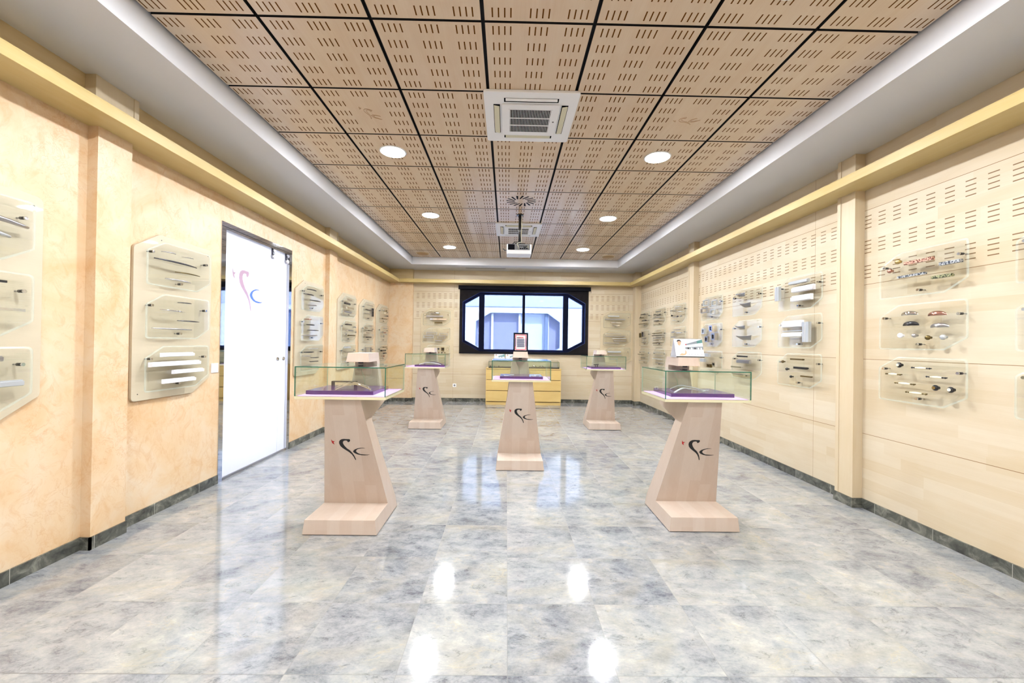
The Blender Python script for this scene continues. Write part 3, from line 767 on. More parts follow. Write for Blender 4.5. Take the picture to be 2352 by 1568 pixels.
def plate_parts(parent, items, y=-.045, x=0.0, z=0.0, as_sub=False):
    """one acrylic plate on three stand-offs with its handles"""
    off = Vector((x, 0, z)); th = .008
    b = MB(); add_plate(b, x, z, y)
    pl = b.build('glass_plate', parent)
    tgt = pl if as_sub else parent
    for sx, sz in ((.045, .248), (.578, .248), (.31, .042)):
        bb_ = MB(); bb_.cyl((x+sx, y-th-.007, z+sz), .0095, .007, 'y', 12, M['chrome'])
        bb_.cyl((x+sx, y-th, z+sz), .0090, .026, 'y', 12, M['blackgloss']); bb_.cyl((x+sx, y-th+.026, z+sz), .0040, -y+th-.0265, 'y', 8, M['steel'])
        bb_.build('standoff', tgt)
    for it in items:
        it = list(it)
        if it[0] in ('knob', 'ring', 'boxc'): it[1] += x; it[2] += z
        else: it[1] += x; it[2] += z; it[3] += x; it[4] += z
        build_handle(it, tgt, y-th)
    return pl

# -- right wall: three rows of plates in eight columns
bow, bar, slab, cup, knob, porc, ring, boxc, wave = 'bow', 'bar', 'slab', 'cup', 'knob', 'porc', 'ring', 'boxc', 'wave'
ZB = (1.757, 1.357, .957)
RIGHT = [
 (3.235, 'first full column, right wall', [
  ('plate with antique copper bar handles', [(knob,.178,.275,'brass',.020),(knob,.114,.215,'copper',.017),(bar,.235,.250,.437,.246,'redpat',.022,.022),(bar,.484,.198,.613,.194,'greypat',.022,.024),(bar,.182,.154,.389,.151,'greypat',.016,.024),(bar,.432,.111,.56,.110,'greenpat',.020,.024)]),
  ('plate with four cup pulls above four knobs', [(cup,.185,.272,.312,.268,'chrome'),(cup,.38,.256,.507,.251,'copper'),(cup,.198,.191,.322,.190,'blackgloss'),(cup,.398,.172,.524,.167,'steel'),(knob,.203,.108,'white_lac',.019),(knob,.309,.106,'steel',.015),(knob,.404,.089,'bronze',.017),(knob,.504,.091,'alu',.018)]),
  ('plate with white porcelain handles', [(knob,.196,.284,'blackgloss',.020,'porcelain'),(porc,.293,.268,.431,.272,'blackgloss'),(porc,.091,.208,.216,.213,'bronze'),(porc,.397,.211,.534,.213,'blackgloss'),(porc,.165,.145,.324,.148,'bronze'),(porc,.25,.083,.407,.089,'bronze'),(knob,.458,.138,'blackgloss',.020,'brass'),(knob,.555,.135,'blackgloss',.020,'porcelain')]),
 ]),
 (4.46, 'column just beyond the near pilaster', [
  ('plate with three white profiles, one upright', [(slab,.203,.288,.47,.280,'alu',.034,.03),(slab,.257,.210,.55,.204,'white_lac',.055,.035),(slab,.246,.118,.52,.110,'white_lac',.060,.035),(slab,.020,.274,.022,.118,'alu',.065,.03)]),
  ('plate with wide pale profiles', [(slab,.105,.256,.40,.250,'white_lac',.070,.03),(bar,.115,.182,.40,.180,'alu',.008,.02),(slab,.105,.142,.40,.138,'white_lac',.045,.03),(slab,.455,.265,.457,.062,'alu',.085,.03)]),
  ('plate with dark olive bar handles', [(bar,.255,.284,.43,.285,'ochre',.016,.028),(bar,.312,.199,.485,.198,'blackgloss',.022,.03),(bar,.40,.118,.54,.118,'ochre',.014,.026),(knob,.125,.252,'ochre',.015),(knob,.19,.176,'blackgloss',.015),(knob,.255,.10,'blackgloss',.013)]),
 ]),
 (5.375, 'second column beyond the near pilaster', [
  ('plate with two curved pulls', [('wing',.13,.265,.36,.262,'chrome',.042,.045),('wing',.24,.128,.48,.122,'steel',.045,.05)]),
  ('plate with two winged pulls', [('wing',.14,.248,.37,.243,'chrome',.042,.045),('wing',.18,.118,.52,.112,'steel',.048,.06)]),
  ('plate with grey tube handles', [(bar,.19,.285,.43,.285,'chrome',.018,.03),(slab,.16,.222,.44,.218,'steel',.045,.03),(bar,.06,.145,.29,.142,'chrome',.020,.03),(bar,.08,.055,.34,.052,'steel',.016,.03)]),
 ]),
 (6.25, 'column beside the desk calendar', [
  ('white-shining plate of square frame pulls', [(ring,.19,.262,.16,'alu',.09),(ring,.44,.235,.14,'alu',.08),(ring,.14,.150,.20,'steel',.07),(ring,.40,.110,.13,'alu',.07)]),
  ('white-shining plate of four box pulls', [(boxc,.14,.235,.085,'alu'),(boxc,.37,.268,.085,'chrome'),(boxc,.24,.112,.085,'steel'),(boxc,.44,.148,.10,'steel')]),
  ('plate with small silver box pulls', [(boxc,.25,.275,.13,'alu',.05),(boxc,.12,.195,.12,'alu',.05),(boxc,.47,.150,.09,'chrome',.07),(boxc,.32,.120,.10,'bronze',.05)]),
 ]),
 (7.42, 'column just beyond the middle pilaster', [
  ('plate crowded with thin silver handles', [(bow,.20,.300,.45,.292,'alu',.007),(bow,.25,.270,.36,.266,'steel',.007),(bar,.07,.245,.17,.242,'steel',.014),(knob,.25,.232,'steel'),(bow,.36,.210,.53,.200,'alu',.006),(knob,.12,.155,'darksteel'),(bar,.17,.120,.30,.118,'steel',.010),(knob,.36,.125,'darksteel'),(knob,.50,.122,'steel'),(bow,.14,.065,.24,.063,'alu',.006)]),
  ('plate with a chrome oval handle', [(bar,.20,.294,.48,.286,'steel',.010),(cup,.03,.248,.24,.250,'chrome'),(bar,.36,.238,.54,.234,'alu',.016),(bar,.12,.162,.34,.162,'steel',.018)]),
  ('plate behind the desk calendar', [(bar,.15,.26,.44,.26,'steel',.012),(bar,.10,.18,.40,.18,'alu',.012)]),
 ]),
 (8.30, 'second column beyond the middle pilaster', [
  ('plate with two thick dark handles', [(bow,.17,.286,.42,.284,'steel',.010),(wave,.06,.232,.38,.224,'darksteel',.012),(bar,.05,.170,.47,.160,'steel',.014),(bar,.14,.105,.36,.100,'darksteel',.014)]),
  ('plate with six stacked bar handles', [(bar,.23,.302,.46,.298,'steel',.010),(bar,.05,.256,.53,.249,'bronze',.016),(bar,.02,.212,.53,.203,'darksteel',.012),(bar,.07,.159,.53,.155,'steel',.012),(bar,.07,.108,.44,.106,'steel',.012),(bar,.07,.057,.42,.053,'darksteel',.012)]),
  ('plate with four slender grey bar handles', [(bar,.17,.276,.45,.280,'steel',.008),(bar,.20,.211,.55,.212,'steel',.008),(bar,.06,.135,.57,.150,'alu',.012),(bow,.17,.070,.55,.065,'steel',.008)]),
 ]),
 (9.165, 'farthest column, right wall', [
  ('plate with short dark handles', [(bar,.20,.290,.44,.286,'darksteel',.020),(bow,.04,.222,.30,.220,'bronze',.010),(bar,.28,.150,.50,.150,'darksteel',.022),(bar,.06,.085,.40,.085,'bronze',.014),(bow,.30,.045,.50,.045,'steel',.008)]),
  ('plate with bunched dark pulls', [(ring,.10,.235,.06,'bronze',.10),(ring,.26,.250,.05,'darksteel',.11),(bow,.20,.165,.46,.160,'steel',.010),(knob,.34,.120,'chrome',.020),(bow,.24,.070,.48,.068,'steel',.009)]),
  ('plate with four thin slanting bars', [(bar,.12,.270,.48,.268,'steel',.009),(bar,.02,.208,.40,.206,'bronze',.012),(bar,.22,.135,.46,.132,'darksteel',.014),(bar,.10,.075,.50,.070,'steel',.010)]),
 ]),
 (2.36, 'right edge column', [
  ('plate cut off by the photo', [(bar,.15,.25,.35,.25,'steel',.014),(bar,.25,.14,.45,.14,'chrome',.014)]),
  ('plate cut off by the photo', [(bow,.15,.25,.35,.25,'chrome',.008),(bow,.25,.14,.45,.14,'chrome',.008)]),
  ('plate cut off by the photo', [(knob,.20,.22,'chrome'),(knob,.40,.14,'chrome')]),
 ]),
]
ROWN = ('top', 'middle', 'bottom')
for yl, where, plates in RIGHT:
    for k, (desc, items) in enumerate(plates):
        e = empty('handle_display', (XR, yl, ZB[k]), -PI/2)
        short = where.replace(' on the right wall', '')
        info(e, '%s, %s plate, %s' % (desc, ROWN[k], short), 'handle display', 'clear handle display plates on the right wall')
        plate_parts(e, items)

# -- wooden boards carrying three plates each
BW, BHH = .765, 1.262
BOUT = rounded([(0, 0), (BW-.20, 0), (BW, .122), (BW, BHH), (.215, BHH), (0, BHH-.135)], [.035, .03, .03, .045, .04, .03], 6)
def board(loc, rotz, desc, cat, mat, plates, th=.022):
    e = empty('display_board', loc, rotz)
    info(e, desc, 'display board', 'wooden boards with three glass plates')
    b = MB(); b.prism(BOUT, 'y', -th, -.003, mat); b.build('board', e, bevel=.002)
    for sx, sz in ((.23, BHH-.04), (BW-.05, BHH-.06), (.05, .05)):
        MB().cyl((sx, -th-.002, sz), .004, .003, 'y', 8, M['blackgloss']).build('screw', e)
    for k in range(3):
        x, z = .058, ZB[k]-loc[2]
        g = MB(); y = -th-.04; add_plate(g, x, z, y)
        pl = g.build('glass_plate', e)
        for sx, sz in ((.045, .248), (.578, .248), (.31, .042)):
            q = MB(); q.cyl((x+sx, y-.015, z+sz), .0095, .007, 'y', 12, M['chrome'])
            q.cyl((x+sx, y-.008, z+sz), .0090, .026, 'y', 12, M['blackgloss']); q.cyl((x+sx, y+.018, z+sz), .0040, .022, 'y', 8, M['steel']); q.build('standoff', pl)
        for it in plates[k]:
            it = list(it); it[1] += x; it[2] += z
            if it[0] not in ('knob', 'ring', 'boxc'): it[3] += x; it[4] += z
            build_handle(it, pl, y-.008)
    return e
BZ = .897
LB = [
 (1.602, 'wooden board cut by the left edge of the photo, nearest board on the plaster wall', [
   [(bow,.20,.225,.585,.198,'steel',.014,.03),(bow,.15,.160,.506,.128,'alu',.012)],
   [(bar,.10,.284,.476,.286,'blackgloss',.012),(bar,.15,.141,.557,.142,'chrome',.014)],
   [(slab,.10,.284,.480,.283,'steel',.030,.02),(slab,.15,.154,.573,.146,'alu',.034,.02)]]),
 (2.933, 'wooden board with white wavy handles on its bottom plate, left of the frosted glass door', [
   [(bow,.11,.265,.24,.269,'steel',.005),(bow,.30,.262,.42,.268,'chrome',.005),(bow,.05,.202,.46,.202,'darksteel',.007,.03),(bow,.24,.131,.50,.135,'bronze',.005),(bow,.15,.064,.40,.066,'steel',.006)],
   [(bow,.27,.291,.41,.293,'darksteel',.004),(bow,.11,.221,.34,.217,'chrome',.006),(bow,.27,.146,.50,.145,'darksteel',.005),(bow,.04,.078,.42,.076,'steel',.006,.035)],
   [(slab,.12,.278,.42,.273,'white_lac',.032,.034),(slab,.02,.206,.49,.204,'white_lac',.036,.036),(slab,.23,.140,.53,.136,'white_lac',.032,.034),(slab,.14,.071,.44,.068,'white_lac',.034,.034)]]),
 (5.165, 'wooden board with slim dark bow handles, just beyond the frosted glass door', [
   [(bow,.12,.280,.37,.284,'blackgloss',.008),(bow,.04,.210,.30,.214,'darksteel',.008),(bow,.20,.145,.51,.150,'blackgloss',.008),(bow,.17,.080,.38,.084,'steel',.008)],
   [(bow,.06,.282,.24,.286,'copper',.008),(bow,.12,.212,.33,.214,'blackgloss',.009),(bow,.15,.142,.46,.144,'darksteel',.007),(bow,.02,.070,.42,.074,'steel',.008)],
   [(bow,.05,.250,.33,.248,'blackgloss',.009),(bow,.02,.200,.25,.199,'steel',.007),(bow,.25,.172,.48,.172,'darksteel',.006),(bar,.19,.122,.41,.120,'blackgloss',.010),(bar,.16,.292,.40,.296,'alu',.006)]]),
 (6.432, 'wooden board with short thick blue-shining handles, first board beyond the second pier', [
   [(slab,.15,.285,.36,.291,'chrome',.030),(slab,.08,.215,.29,.222,'darksteel',.032),(slab,.16,.152,.44,.158,'chrome',.036),(slab,.04,.080,.35,.084,'steel',.030)],
   [(bar,.10,.275,.31,.277,'darksteel',.020),(bar,.18,.180,.38,.184,'steel',.020),(knob,.52,.245,'steel'),(knob,.10,.115,'chrome',.022),(bar,.20,.098,.48,.100,'bronze',.018),(knob,.53,.160,'chrome')],
   [(slab,.10,.300,.34,.300,'alu',.032),(bar,.12,.222,.44,.222,'steel',.014),(bar,.14,.140,.40,.140,'steel',.014),(bar,.10,.070,.38,.070,'alu',.014)]]),
 (7.385, 'wooden board with thin square-ended bars, second board beyond the second pier', [
   [(bar,.16,.285,.42,.290,'steel',.010),(bar,.05,.190,.46,.198,'darksteel',.016),(bar,.01,.125,.32,.132,'steel',.010),(ring,.48,.17,.05,'darksteel',.16)],
   [(bar,.20,.295,.38,.300,'steel',.014),(slab,.03,.250,.20,.256,'chrome',.030),(bar,.22,.210,.42,.214,'darksteel',.016),(slab,.10,.160,.29,.166,'chrome',.026),(bar,.38,.128,.50,.130,'steel',.014),(bar,.13,.082,.35,.084,'darksteel',.022)],
   [(ring,.26,.245,.30,'steel',.10),(bar,.05,.130,.36,.132,'steel',.010)]]),
 (8.335, 'wooden board with round knobs and small drop pulls, nearest the far corner', [
   [(knob,.20,.270,'chrome',.024),(knob,.40,.270,'bronze',.020),(knob,.28,.215,'porcelain',.018),(bow,.40,.160,.52,.165,'darksteel',.010),(bar,.10,.090,.42,.092,'bronze',.020)],
   [(bow,.30,.290,.50,.292,'steel',.008),(knob,.16,.205,'chrome',.022),(bow,.22,.195,.38,.196,'copper',.010),(knob,.22,.120,'chrome',.028),(knob,.42,.165,'steel')],
   [(bar,.20,.285,.42,.287,'ochre',.020),(bar,.06,.215,.34,.215,'blackgloss',.030),(slab,.30,.155,.46,.157,'blackgloss',.030),(knob,.26,.095,'copper',.020),(knob,.18,.05,'chrome',.020)]]),
]
for y, d, pl in LB:
    board((XL, y, BZ), PI/2, d, None, M['board'], pl)
board((-2.0, YF, BZ), 0, 'wooden board on the far wall left of the window', None, M['boardX'], [
   [(cup,.15,.275,.40,.275,'chrome',.05),(slab,.08,.205,.46,.208,'steel',.036),(slab,.17,.135,.55,.140,'chrome',.036),(slab,.27,.060,.45,.062,'bronze',.030)],
   [(ring,.21,.210,.24,'steel',.065),(ring,.14,.135,.22,'alu',.06),(ring,.48,.190,.18,'steel',.06),(ring,.43,.120,.17,'steel',.055),(slab,.29,.045,.45,.047,'steel',.028)],
   [(knob,.30,.26,'bronze',.020),(knob,.37,.26,'darksteel',.020),(boxc,.47,.255,.07,'bronze'),(knob,.38,.17,'copper',.014),(knob,.45,.17,'darksteel',.014),(knob,.52,.17,'bronze',.014),(bar,.36,.085,.52,.087,'chrome',.022)]])
board((2.175, YF, BZ), 0, 'wooden board on the far wall right of the window', None, M['boardX'], [
   [(slab,.10,.272,.36,.274,'alu',.026),(slab,.03,.198,.50,.200,'steel',.030),(slab,.16,.122,.42,.124,'chrome',.028),(slab,.20,.058,.37,.060,'chrome',.030)],
   [(bar,.06,.262,.40,.262,'steel',.016),(bar,.03,.212,.50,.210,'steel',.018),(bar,.20,.160,.52,.160,'alu',.016),(slab,.24,.102,.52,.104,'steel',.028),(bar,.02,.052,.36,.050,'steel',.022)],
   [(slab,.10,.250,.41,.245,'alu',.040),(slab,.12,.170,.42,.168,'steel',.030),(slab,.15,.080,.34,.082,'steel',.030)]])

# ------------------------------------------------------------------ display pedestals
def hw(z): return .26 - .143*z
def make_pedestal(cx, y0, label):
    e = empty('display_pedestal', (cx, y0, 0)); info(e, label, 'display pedestal', 'leaning maple display pedestals')
    # side profile (y, z), lofted with a width that shrinks with height
    prof = [(0, .006), (0, .107), (.31, .107), (.012, .953), (.48, .953), (.48, 1.20), (.29, 1.20), (.30, 1.268), (.545, 1.268), (.545, .865), (.19, .79), (.515, .09), (.525, .006)]
    b = MB(); im = b.mi(M['ped'])
    L = [b.bm.verts.new((-hw(z), y, z)) for y, z in prof]; Rr = [b.bm.verts.new((hw(z), y, z)) for y, z in prof]
    n = len(prof)
    for q in (L, Rr):
        f = b.bm.faces.new(q); f.material_index = im
    for i in range(n):
        f = b.bm.faces.new((L[i], L[(i+1) % n], Rr[(i+1) % n], Rr[i])); f.material_index = im
    b.bm.normal_update(); bmesh.ops.triangulate(b.bm, faces=[f for f in b.bm.faces if len(f.verts) > 4])
    b.build('pedestal_body', e)
    q = MB()
    for sx in (-.2, .2):
        for y in (.05, .46): q.cyl((sx, y, 0), .016, .008, 'z', 10, M['grey'])
    q.build('glide', e)
    def front(u, v, h):
        x = -.120+(u-318)*.0001935; z = .641-(v-460)*.000222
        return (x, .31-.3523*(z-.107) - h, z)
    emblem(front, (M['logo'], M['logo'], M['red']), .0012, 'emblem', e)
    MB().box((-.315, -.03, .953), (.315, .478, .973), M['tray']).build('tray', e, bevel=.0015)
    MB().box((-.300, -.018, .973), (.300, .466, .976), M['felt']).build('felt_lining', e)
    # glass case: four panes and a top
    g = MB(); t = .007; x0, x1, ya, yb, z0, z1 = -.315, .315, -.03, .478, .973, 1.180
    G, Ed = M['glass'], M['green']
    g.box((x0+t, ya, z0), (x1-t, ya+t, z1-t), G, {'-z': Ed, '+z': Ed, '-x': Ed, '+x': Ed})
    g.box((x0+t, yb-t, z0), (x1-t, yb, z1-t), G, {'-z': Ed, '+z': Ed, '-x': M['greenpale'], '+x': M['greenpale']})
    for xa, xb in ((x0, x0+t), (x1-t, x1)):
        g.box((xa, ya, z0), (xb, yb, z1-t), G, {'-z': Ed, '+z': Ed, '-y': Ed, '+y': M['greenpale']})
    g.box((x0, ya, z1-t), (x1, yb, z1), G, {'-x': Ed, '+x': Ed, '-y': Ed, '+y': M['greenpale']})
    g.build('glass_case', e)
    MB().cyl((0, .36, 1.186), .020, .014, 'z', 16, M['blackgloss']).box((-.008, .34, 1.196), (.008, .44, 1.2005), M['blackgloss']).build('spotlight', e)
    MB().tube([(-.03, .478, 1.19), (-.035, .476, 1.12), (-.012, .474, 1.06), (0, .474, .98)], .002, M['greenpale'], 6).build('cable', e)
    MB().box((-.045, .4775, 1.09), (.045, .4805, 1.165), M['ped']).build('cover_plate', e)
    return e
PEDS = [(-1.15, 2.84, 'front left display pedestal, arched chrome handles in its glass case'),
        (-1.27, 6.34, 'back left display pedestal, standing before the plaster pier and far wall'),
        (.16, 4.32, 'middle display pedestal with a framed sign standing on its head'),
        (1.587, 6.43, 'back right display pedestal, dark handle in its glass case'),
        (1.467, 2.94, 'front right display pedestal with a desk calendar on its head')]
for cx, y0, lab in PEDS: make_pedestal(cx, y0, lab)

def purple_slab(x, y, w, d, lab):
    return info(MB().box((x-w/2, y, .976), (x+w/2, y+d, 1.003), M['purple']).build('presentation_slab', bevel=.0015), lab, 'presentation slab', 'purple slabs inside the glass cases')
ZT = 1.003
purple_slab(-1.19, 2.90, .48, .37, 'shiny purple slab under three handles in the front left glass case')
purple_slab(1.487, 3.03, .48, .37, 'deep purple slab under two wavy silver handles in the front right glass case')
purple_slab(-1.22, 6.41, .47, .37, 'purple slab under white curved handles in the back left glass case')
purple_slab(.165, 4.40, .47, .35, 'purple slab with small pale tiles on top in the middle glass case')
purple_slab(1.61, 6.50, .48, .37, 'purple slab in the back right glass case')

def loose(name, b, lab, grp): return info(b.build(name), lab, 'drawer pull', grp)
def arch(x0, y0, x1, y1, h, m, w=.013, t=.005, wave_=0):
    """flat strip handle bent in an arch, ends resting on the slab"""
    b = MB(); n = 20; A = Vector((x0, y0, 0)); B = Vector((x1, y1, 0)); d = (B-A).normalized(); s = Vector((-d.y, d.x, 0))
    rings = []
    for i in range(n+1):
        k = i/n
        zz = h*math.sin(PI*k) if not wave_ else h*(math.sin(PI*k)**1.3)*(1.0-.55*k)+.012*max(0, math.sin(2.2*PI*k))
        p = A.lerp(B, k); p.z = ZT+.0005+zz
        ww = w*(1+.3*math.sin(PI*k))
        rings.append([b.bm.verts.new(q) for q in (p-s*ww, p+s*ww, p+s*ww+Vector((0, 0, t*1.6)), p-s*ww+Vector((0, 0, t*1.6)))])
    im = b.mi(M[m])
    for i in range(n):
        for k in range(4):
            f = b.bm.faces.new((rings[i][k], rings[i][(k+1) % 4], rings[i+1][(k+1) % 4], rings[i+1][k])); f.material_index = im; f.smooth = (k in (0, 2))
    b.bm.faces.new(rings[0]).material_index = im; b.bm.faces.new(rings[-1]).material_index = im
    return b
GH = 'handles laid out in the glass cases'
loose('drawer_pull', arch(-1.235, 2.945, -.985, 2.965, .040, 'chrome'), 'front of two arched chrome handles in the front left glass case', GH)
loose('drawer_pull', arch(-1.285, 3.05, -1.045, 3.10, .040, 'chrome'), 'rear of two arched chrome handles in the front left glass case', GH)
b = MB(); b.box((-1.385, 3.215, ZT), (-1.365, 3.235, ZT+.030), M['darksteel']); b.box((-1.215, 3.235, ZT), (-1.195, 3.255, ZT+.030), M['darksteel'])
b.box((-1.385, 3.215, ZT+.030), (-1.195, 3.255, ZT+.038), M['darksteel'])
loose('drawer_pull', b, 'dark square-cornered bridge handle at the back of the front left glass case', GH)
loose('drawer_pull', arch(1.275, 3.045, 1.555, 3.13, .034, 'alu', .007, .004, 1), 'front of two wavy silver handles in the front right glass case', GH)
loose('drawer_pull', arch(1.345, 3.30, 1.60, 3.17, .038, 'alu', .007, .004, 1), 'rear of two wavy silver handles in the front right glass case', GH)
loose('drawer_pull', arch(-1.40, 6.50, -1.05, 6.47, .030, 'white_lac', .008), 'front white curved handle in the back left glass case', GH)
loose('drawer_pull', arch(-1.36, 6.66, -1.06, 6.62, .034, 'purple', .009), 'rear purple-shining curved handle in the back left glass case', GH)
b = MB(); b.box((1.44, 6.56, ZT), (1.455, 6.575, ZT+.03), M['blackgloss']); b.box((1.50, 6.68, ZT), (1.515, 6.695, ZT+.03), M['blackgloss']); b.tube([(1.42, 6.54, ZT+.034), (1.53, 6.71, ZT+.034)], .008, M['blackgloss'])
loose('drawer_pull', b, 'dark bar handle in the back right glass case', GH)
for i, (x, y) in enumerate(((-.0, 4.47), (.30, 4.46), (.345, 4.56), (.06, 4.60))):
    where = ('left front', 'right front', 'right rear', 'left rear')[i]
    info(MB().box((x-.028, y-.02, ZT), (x+.028, y+.02, ZT+.006), M['alu']).build('sample_tile', bevel=.001), 'small silvery sample piece, %s one in the middle glass case' % where, 'sample piece', 'sample pieces in the middle glass case')

# framed sign on the middle pedestal
e = empty('framed_sign', (.16, 4.635, 1.268)); info(e, 'small black framed sign with a red border, standing on the middle pedestal', 'framed sign')
R_ = Matrix.Rotation(-.06, 4, 'X')
def fr(b, name):
    bmesh.ops.transform(b.bm, matrix=R_, verts=b.bm.verts); return b.build(name, e)
b = MB(); t = .017; w2, h = .084, .218
b.box((-w2, 0, .001), (-w2+t, .012, h), M['black']); b.box((w2-t, 0, .001), (w2, .012, h), M['black'])
b.box((-w2+t, 0, .001), (w2-t, .012, t), M['black']); b.box((-w2+t, 0, h-t), (w2-t, .012, h), M['black']); b.box((-w2+t, .006, t), (w2-t, .012, h-t), M['black'])
fr(b, 'frame')
b = MB(); b.box((-w2+t, .004, t), (w2-t, .006, h-t), M['cream_print'])
def rectf(b, x0, z0, x1, z1, m, y=.0036, th=.0004): b.box((x0, y-th, z0), (x1, y, z1), M[m])
for x0, z0, x1, z1 in ((-.062, .022, -.054, .194), (.054, .022, .062, .194), (-.054, .022, .054, .029), (-.054, .187, .054, .194)): rectf(b, x0, z0, x1, z1, 'pink')
for x0, x1 in ((-.062, -.054), (.054, .062)): rectf(b, x0, .06, x1, .155, 'purple', .0032)
rectf(b, -.045, .158, -.005, .166, 'logo'); rectf(b, -.015, .160, .030, .168, 'red', .0032)
for i in range(9): rectf(b, -.045+random.random()*.004, .052+i*.0112, .044-random.random()*.006, .0612+i*.0112, 'bluegrey', .0036)
fr(b, 'printed_sheet')
b = MB(); b.poly([(0, .012, .02), (0, .012, .12), (0, .06, .003)], M['blackgloss']); b.box((-.012, .012, .02), (.012, .016, .12), M['blackgloss']); fr(b, 'stand')

# desk calendars
def calendar(cx, y, z, w, h, label, rot=0.0, full=True):
    e = empty('desk_calendar', (cx, y, z), rot); info(e, label, 'calendar')
    dp = .055; a = dp/2
    def F(x, k, lift=0.0):   # a point on the front leaf, k = 0 bottom .. 1 top
        return (x, -dp+(dp-.004)*k*1.0 - lift, .001+h*k)
    b = MB()
    for s in (1,):
        b.poly([F(-w/2, 0), F(w/2, 0), F(w/2, 1), F(-w/2, 1)], M['paper'])
        b.poly([(-w/2, dp, .001), (w/2, dp, .001), (w/2, .004, h), (-w/2, .004, h)], M['paper'])
        b.poly([(-w/2, -dp, .001), (w/2, -dp, .001), (w/2, dp, .001), (-w/2, dp, .001)], M['paper'])
    o = b.build('card_stand', e)
    sm = o.modifiers.new('thick', 'SOLIDIFY'); sm.thickness = .0012; sm.offset = 0
    # page pictures as thin printed patches on the front leaf
    p = MB()
    def patch(pts, m, lift):
        A = [p.bm.verts.new(F(-w/2+u*w, v, lift)) for u, v in pts]; f = p.bm.faces.new(A); f.material_index = p.mi(M[m])
    patch([(0.004, .02), (.996, .02), (.996, .985), (0.004, .985)], 'paper', .0012)
    patch([(0.01, .45), (.99, .45), (.99, .975), (0.01, .975)], 'skyprint', .0015)
    patch([(.0, .0), (1, .0), (1, .055), (0, .055)], 'logo', .0016)
    patch([(.38, .72), (1.0, .985), (1.0, .80), (.40, .655)], 'sheetgrey', .0018)
    patch([(.80, .90), (1.0, .985), (1.0, .80), (.80, .76)], 'teal', .0019)
    patch([(.37, .715), (.41, .735), (.41, .655), (.37, .66)], 'red', .0020)
    patch([(.36, .44), (1.0, .42), (1.0, .60), (.36, .55)], 'sheetgrey', .0018)
    patch([(.36, .56), (1.0, .62), (1.0, .79), (.40, .65)], 'teal', .0017) if not full else patch([(.42, .58), (1.0, .66), (1.0, .75), (.42, .63)], 'skyprint', .0019)
    for u in (.44, .56, .68, .80, .90): patch([(u, .44), (u+.05, .44), (u+.05, .53), (u, .53)], 'logo' if u in (.44, .68) else 'paper', .0021)
    patch([(.36, .08), (1, .08), (1, .43), (.36, .44)], 'paper', .0018)
    # a man in a white shirt, arms folded
    patch([(.03, .06), (.02, .30), (.05, .58), (.12, .63), (.22, .63), (.31, .60), (.35, .40), (.34, .12), (.20, .06)], 'shirt', .0020)
    patch([(.11, .68), (.10, .80), (.12, .88), (.17, .91), (.22, .88), (.235, .78), (.21, .68), (.16, .62)], 'skin', .0022)
    patch([(.085, .80), (.09, .90), (.13, .955), (.20, .95), (.24, .88), (.245, .78), (.225, .85), (.17, .88), (.11, .85)], 'hair', .0024)
    patch([(.10, .10), (.20, .22), (.30, .20), (.36, .30), (.38, .22), (.33, .12), (.22, .08)], 'skin', .0024)
    patch([(.32, .18), (.34, .36), (.36, .40), (.39, .30), (.38, .18)], 'skin', .0025)
    patch([(.12, .785), (.22, .785), (.22, .795), (.12, .795)], 'hair', .0026)
    patch([(.45, .375), (.63, .375), (.63, .388), (.45, .388)], 'sheetgrey', .0022); patch([(.67, .375), (.71, .375), (.71, .388), (.67, .388)], 'sheetgrey', .0022)
    patch([(.58, .318), (.85, .318), (.85, .330), (.58, .330)], 'sheetgrey', .0022)
    for u in (.46, .55, .66, .76, .90, .95): patch([(u, .15), (u+.025, .15), (u+.025, .19), (u, .19)], 'sheetgrey', .0022)
    p.build('printed_page', e)
    q = MB(); n = 24
    for i in range(n):
        x = -w/2+w*(i+.5)/n; q.box((x-.0012, -.006, h-.006), (x+.0012, .006, h+.005), M['steel'])
    q.build('wire_binding', e)
    return e
calendar(1.497, 3.325, 1.268, .235, .150, 'white desk calendar picturing a man in a white shirt, on the front right pedestal', .03)

# ------------------------------------------------------------------ chest of drawers with a glass showcase
ch = empty('chest_of_drawers', (.382, 8.95, 0)); info(ch, 'low birch chest of three wide drawers under the window', 'chest of drawers')
cx = .382
def cb(b, name, par=ch, **k):
    return b.build(name, par, (-cx, -8.95, 0) if par is ch else None, **k)
x0, x1 = -.455, 1.218
cb(MB().box((x0, 8.972, .0), (x0+.018, 9.36, .79), M['birch']).box((x1-.018, 8.972, .0), (x1, 9.36, .79), M['birch']).box((x0+.018, 8.985, .06), (x1-.018, 9.36, .79), M['birchdark']), 'body')
cb(MB().box((x0-.003, 8.945, .79), (x1+.003, 9.365, .815), M['birch']), 'top', bevel=.001)
cb(MB().box((x0+.018, 8.965, 0), (x1-.018, 8.985, .060), M['birch']), 'plinth')
for z0, z1 in ((.078, .309), (.321, .548), (.560, .780)):
    cb(MB().box((x0+.002, 8.95, z0), (x1-.002, 8.971, z1), M['birch']), 'drawer', bevel=.0015)
vc = empty('glass_showcase', (.388, 9.0, .815)); info(vc, 'low glass showcase with a black base, lying on the chest of drawers', 'showcase')
def vb(b, name): return b.build(name, vc, (-.388, -9.0, -.815))
vx0, vx1, vy0, vy1 = -.398, 1.175, 8.955, 9.33
vb(MB().box((vx0, vy0, .815), (vx1, vy1, .838), M['blackgloss']), 'base')
g = MB(); t = .005
zf, zb_ = .950, .985
g.prism([(vy0, .838), (vy0+t, .838), (vy0+t, zf), (vy0, zf)], 'x', vx0, vx1, M['green'], M['glass'])
for xa in (vx0, vx1-t):
    g.prism([(vy0+t, .838), (vy1, .838), (vy1, zb_), (vy0+t, zf)], 'x', xa, xa+t, M['glass'], M['green'])
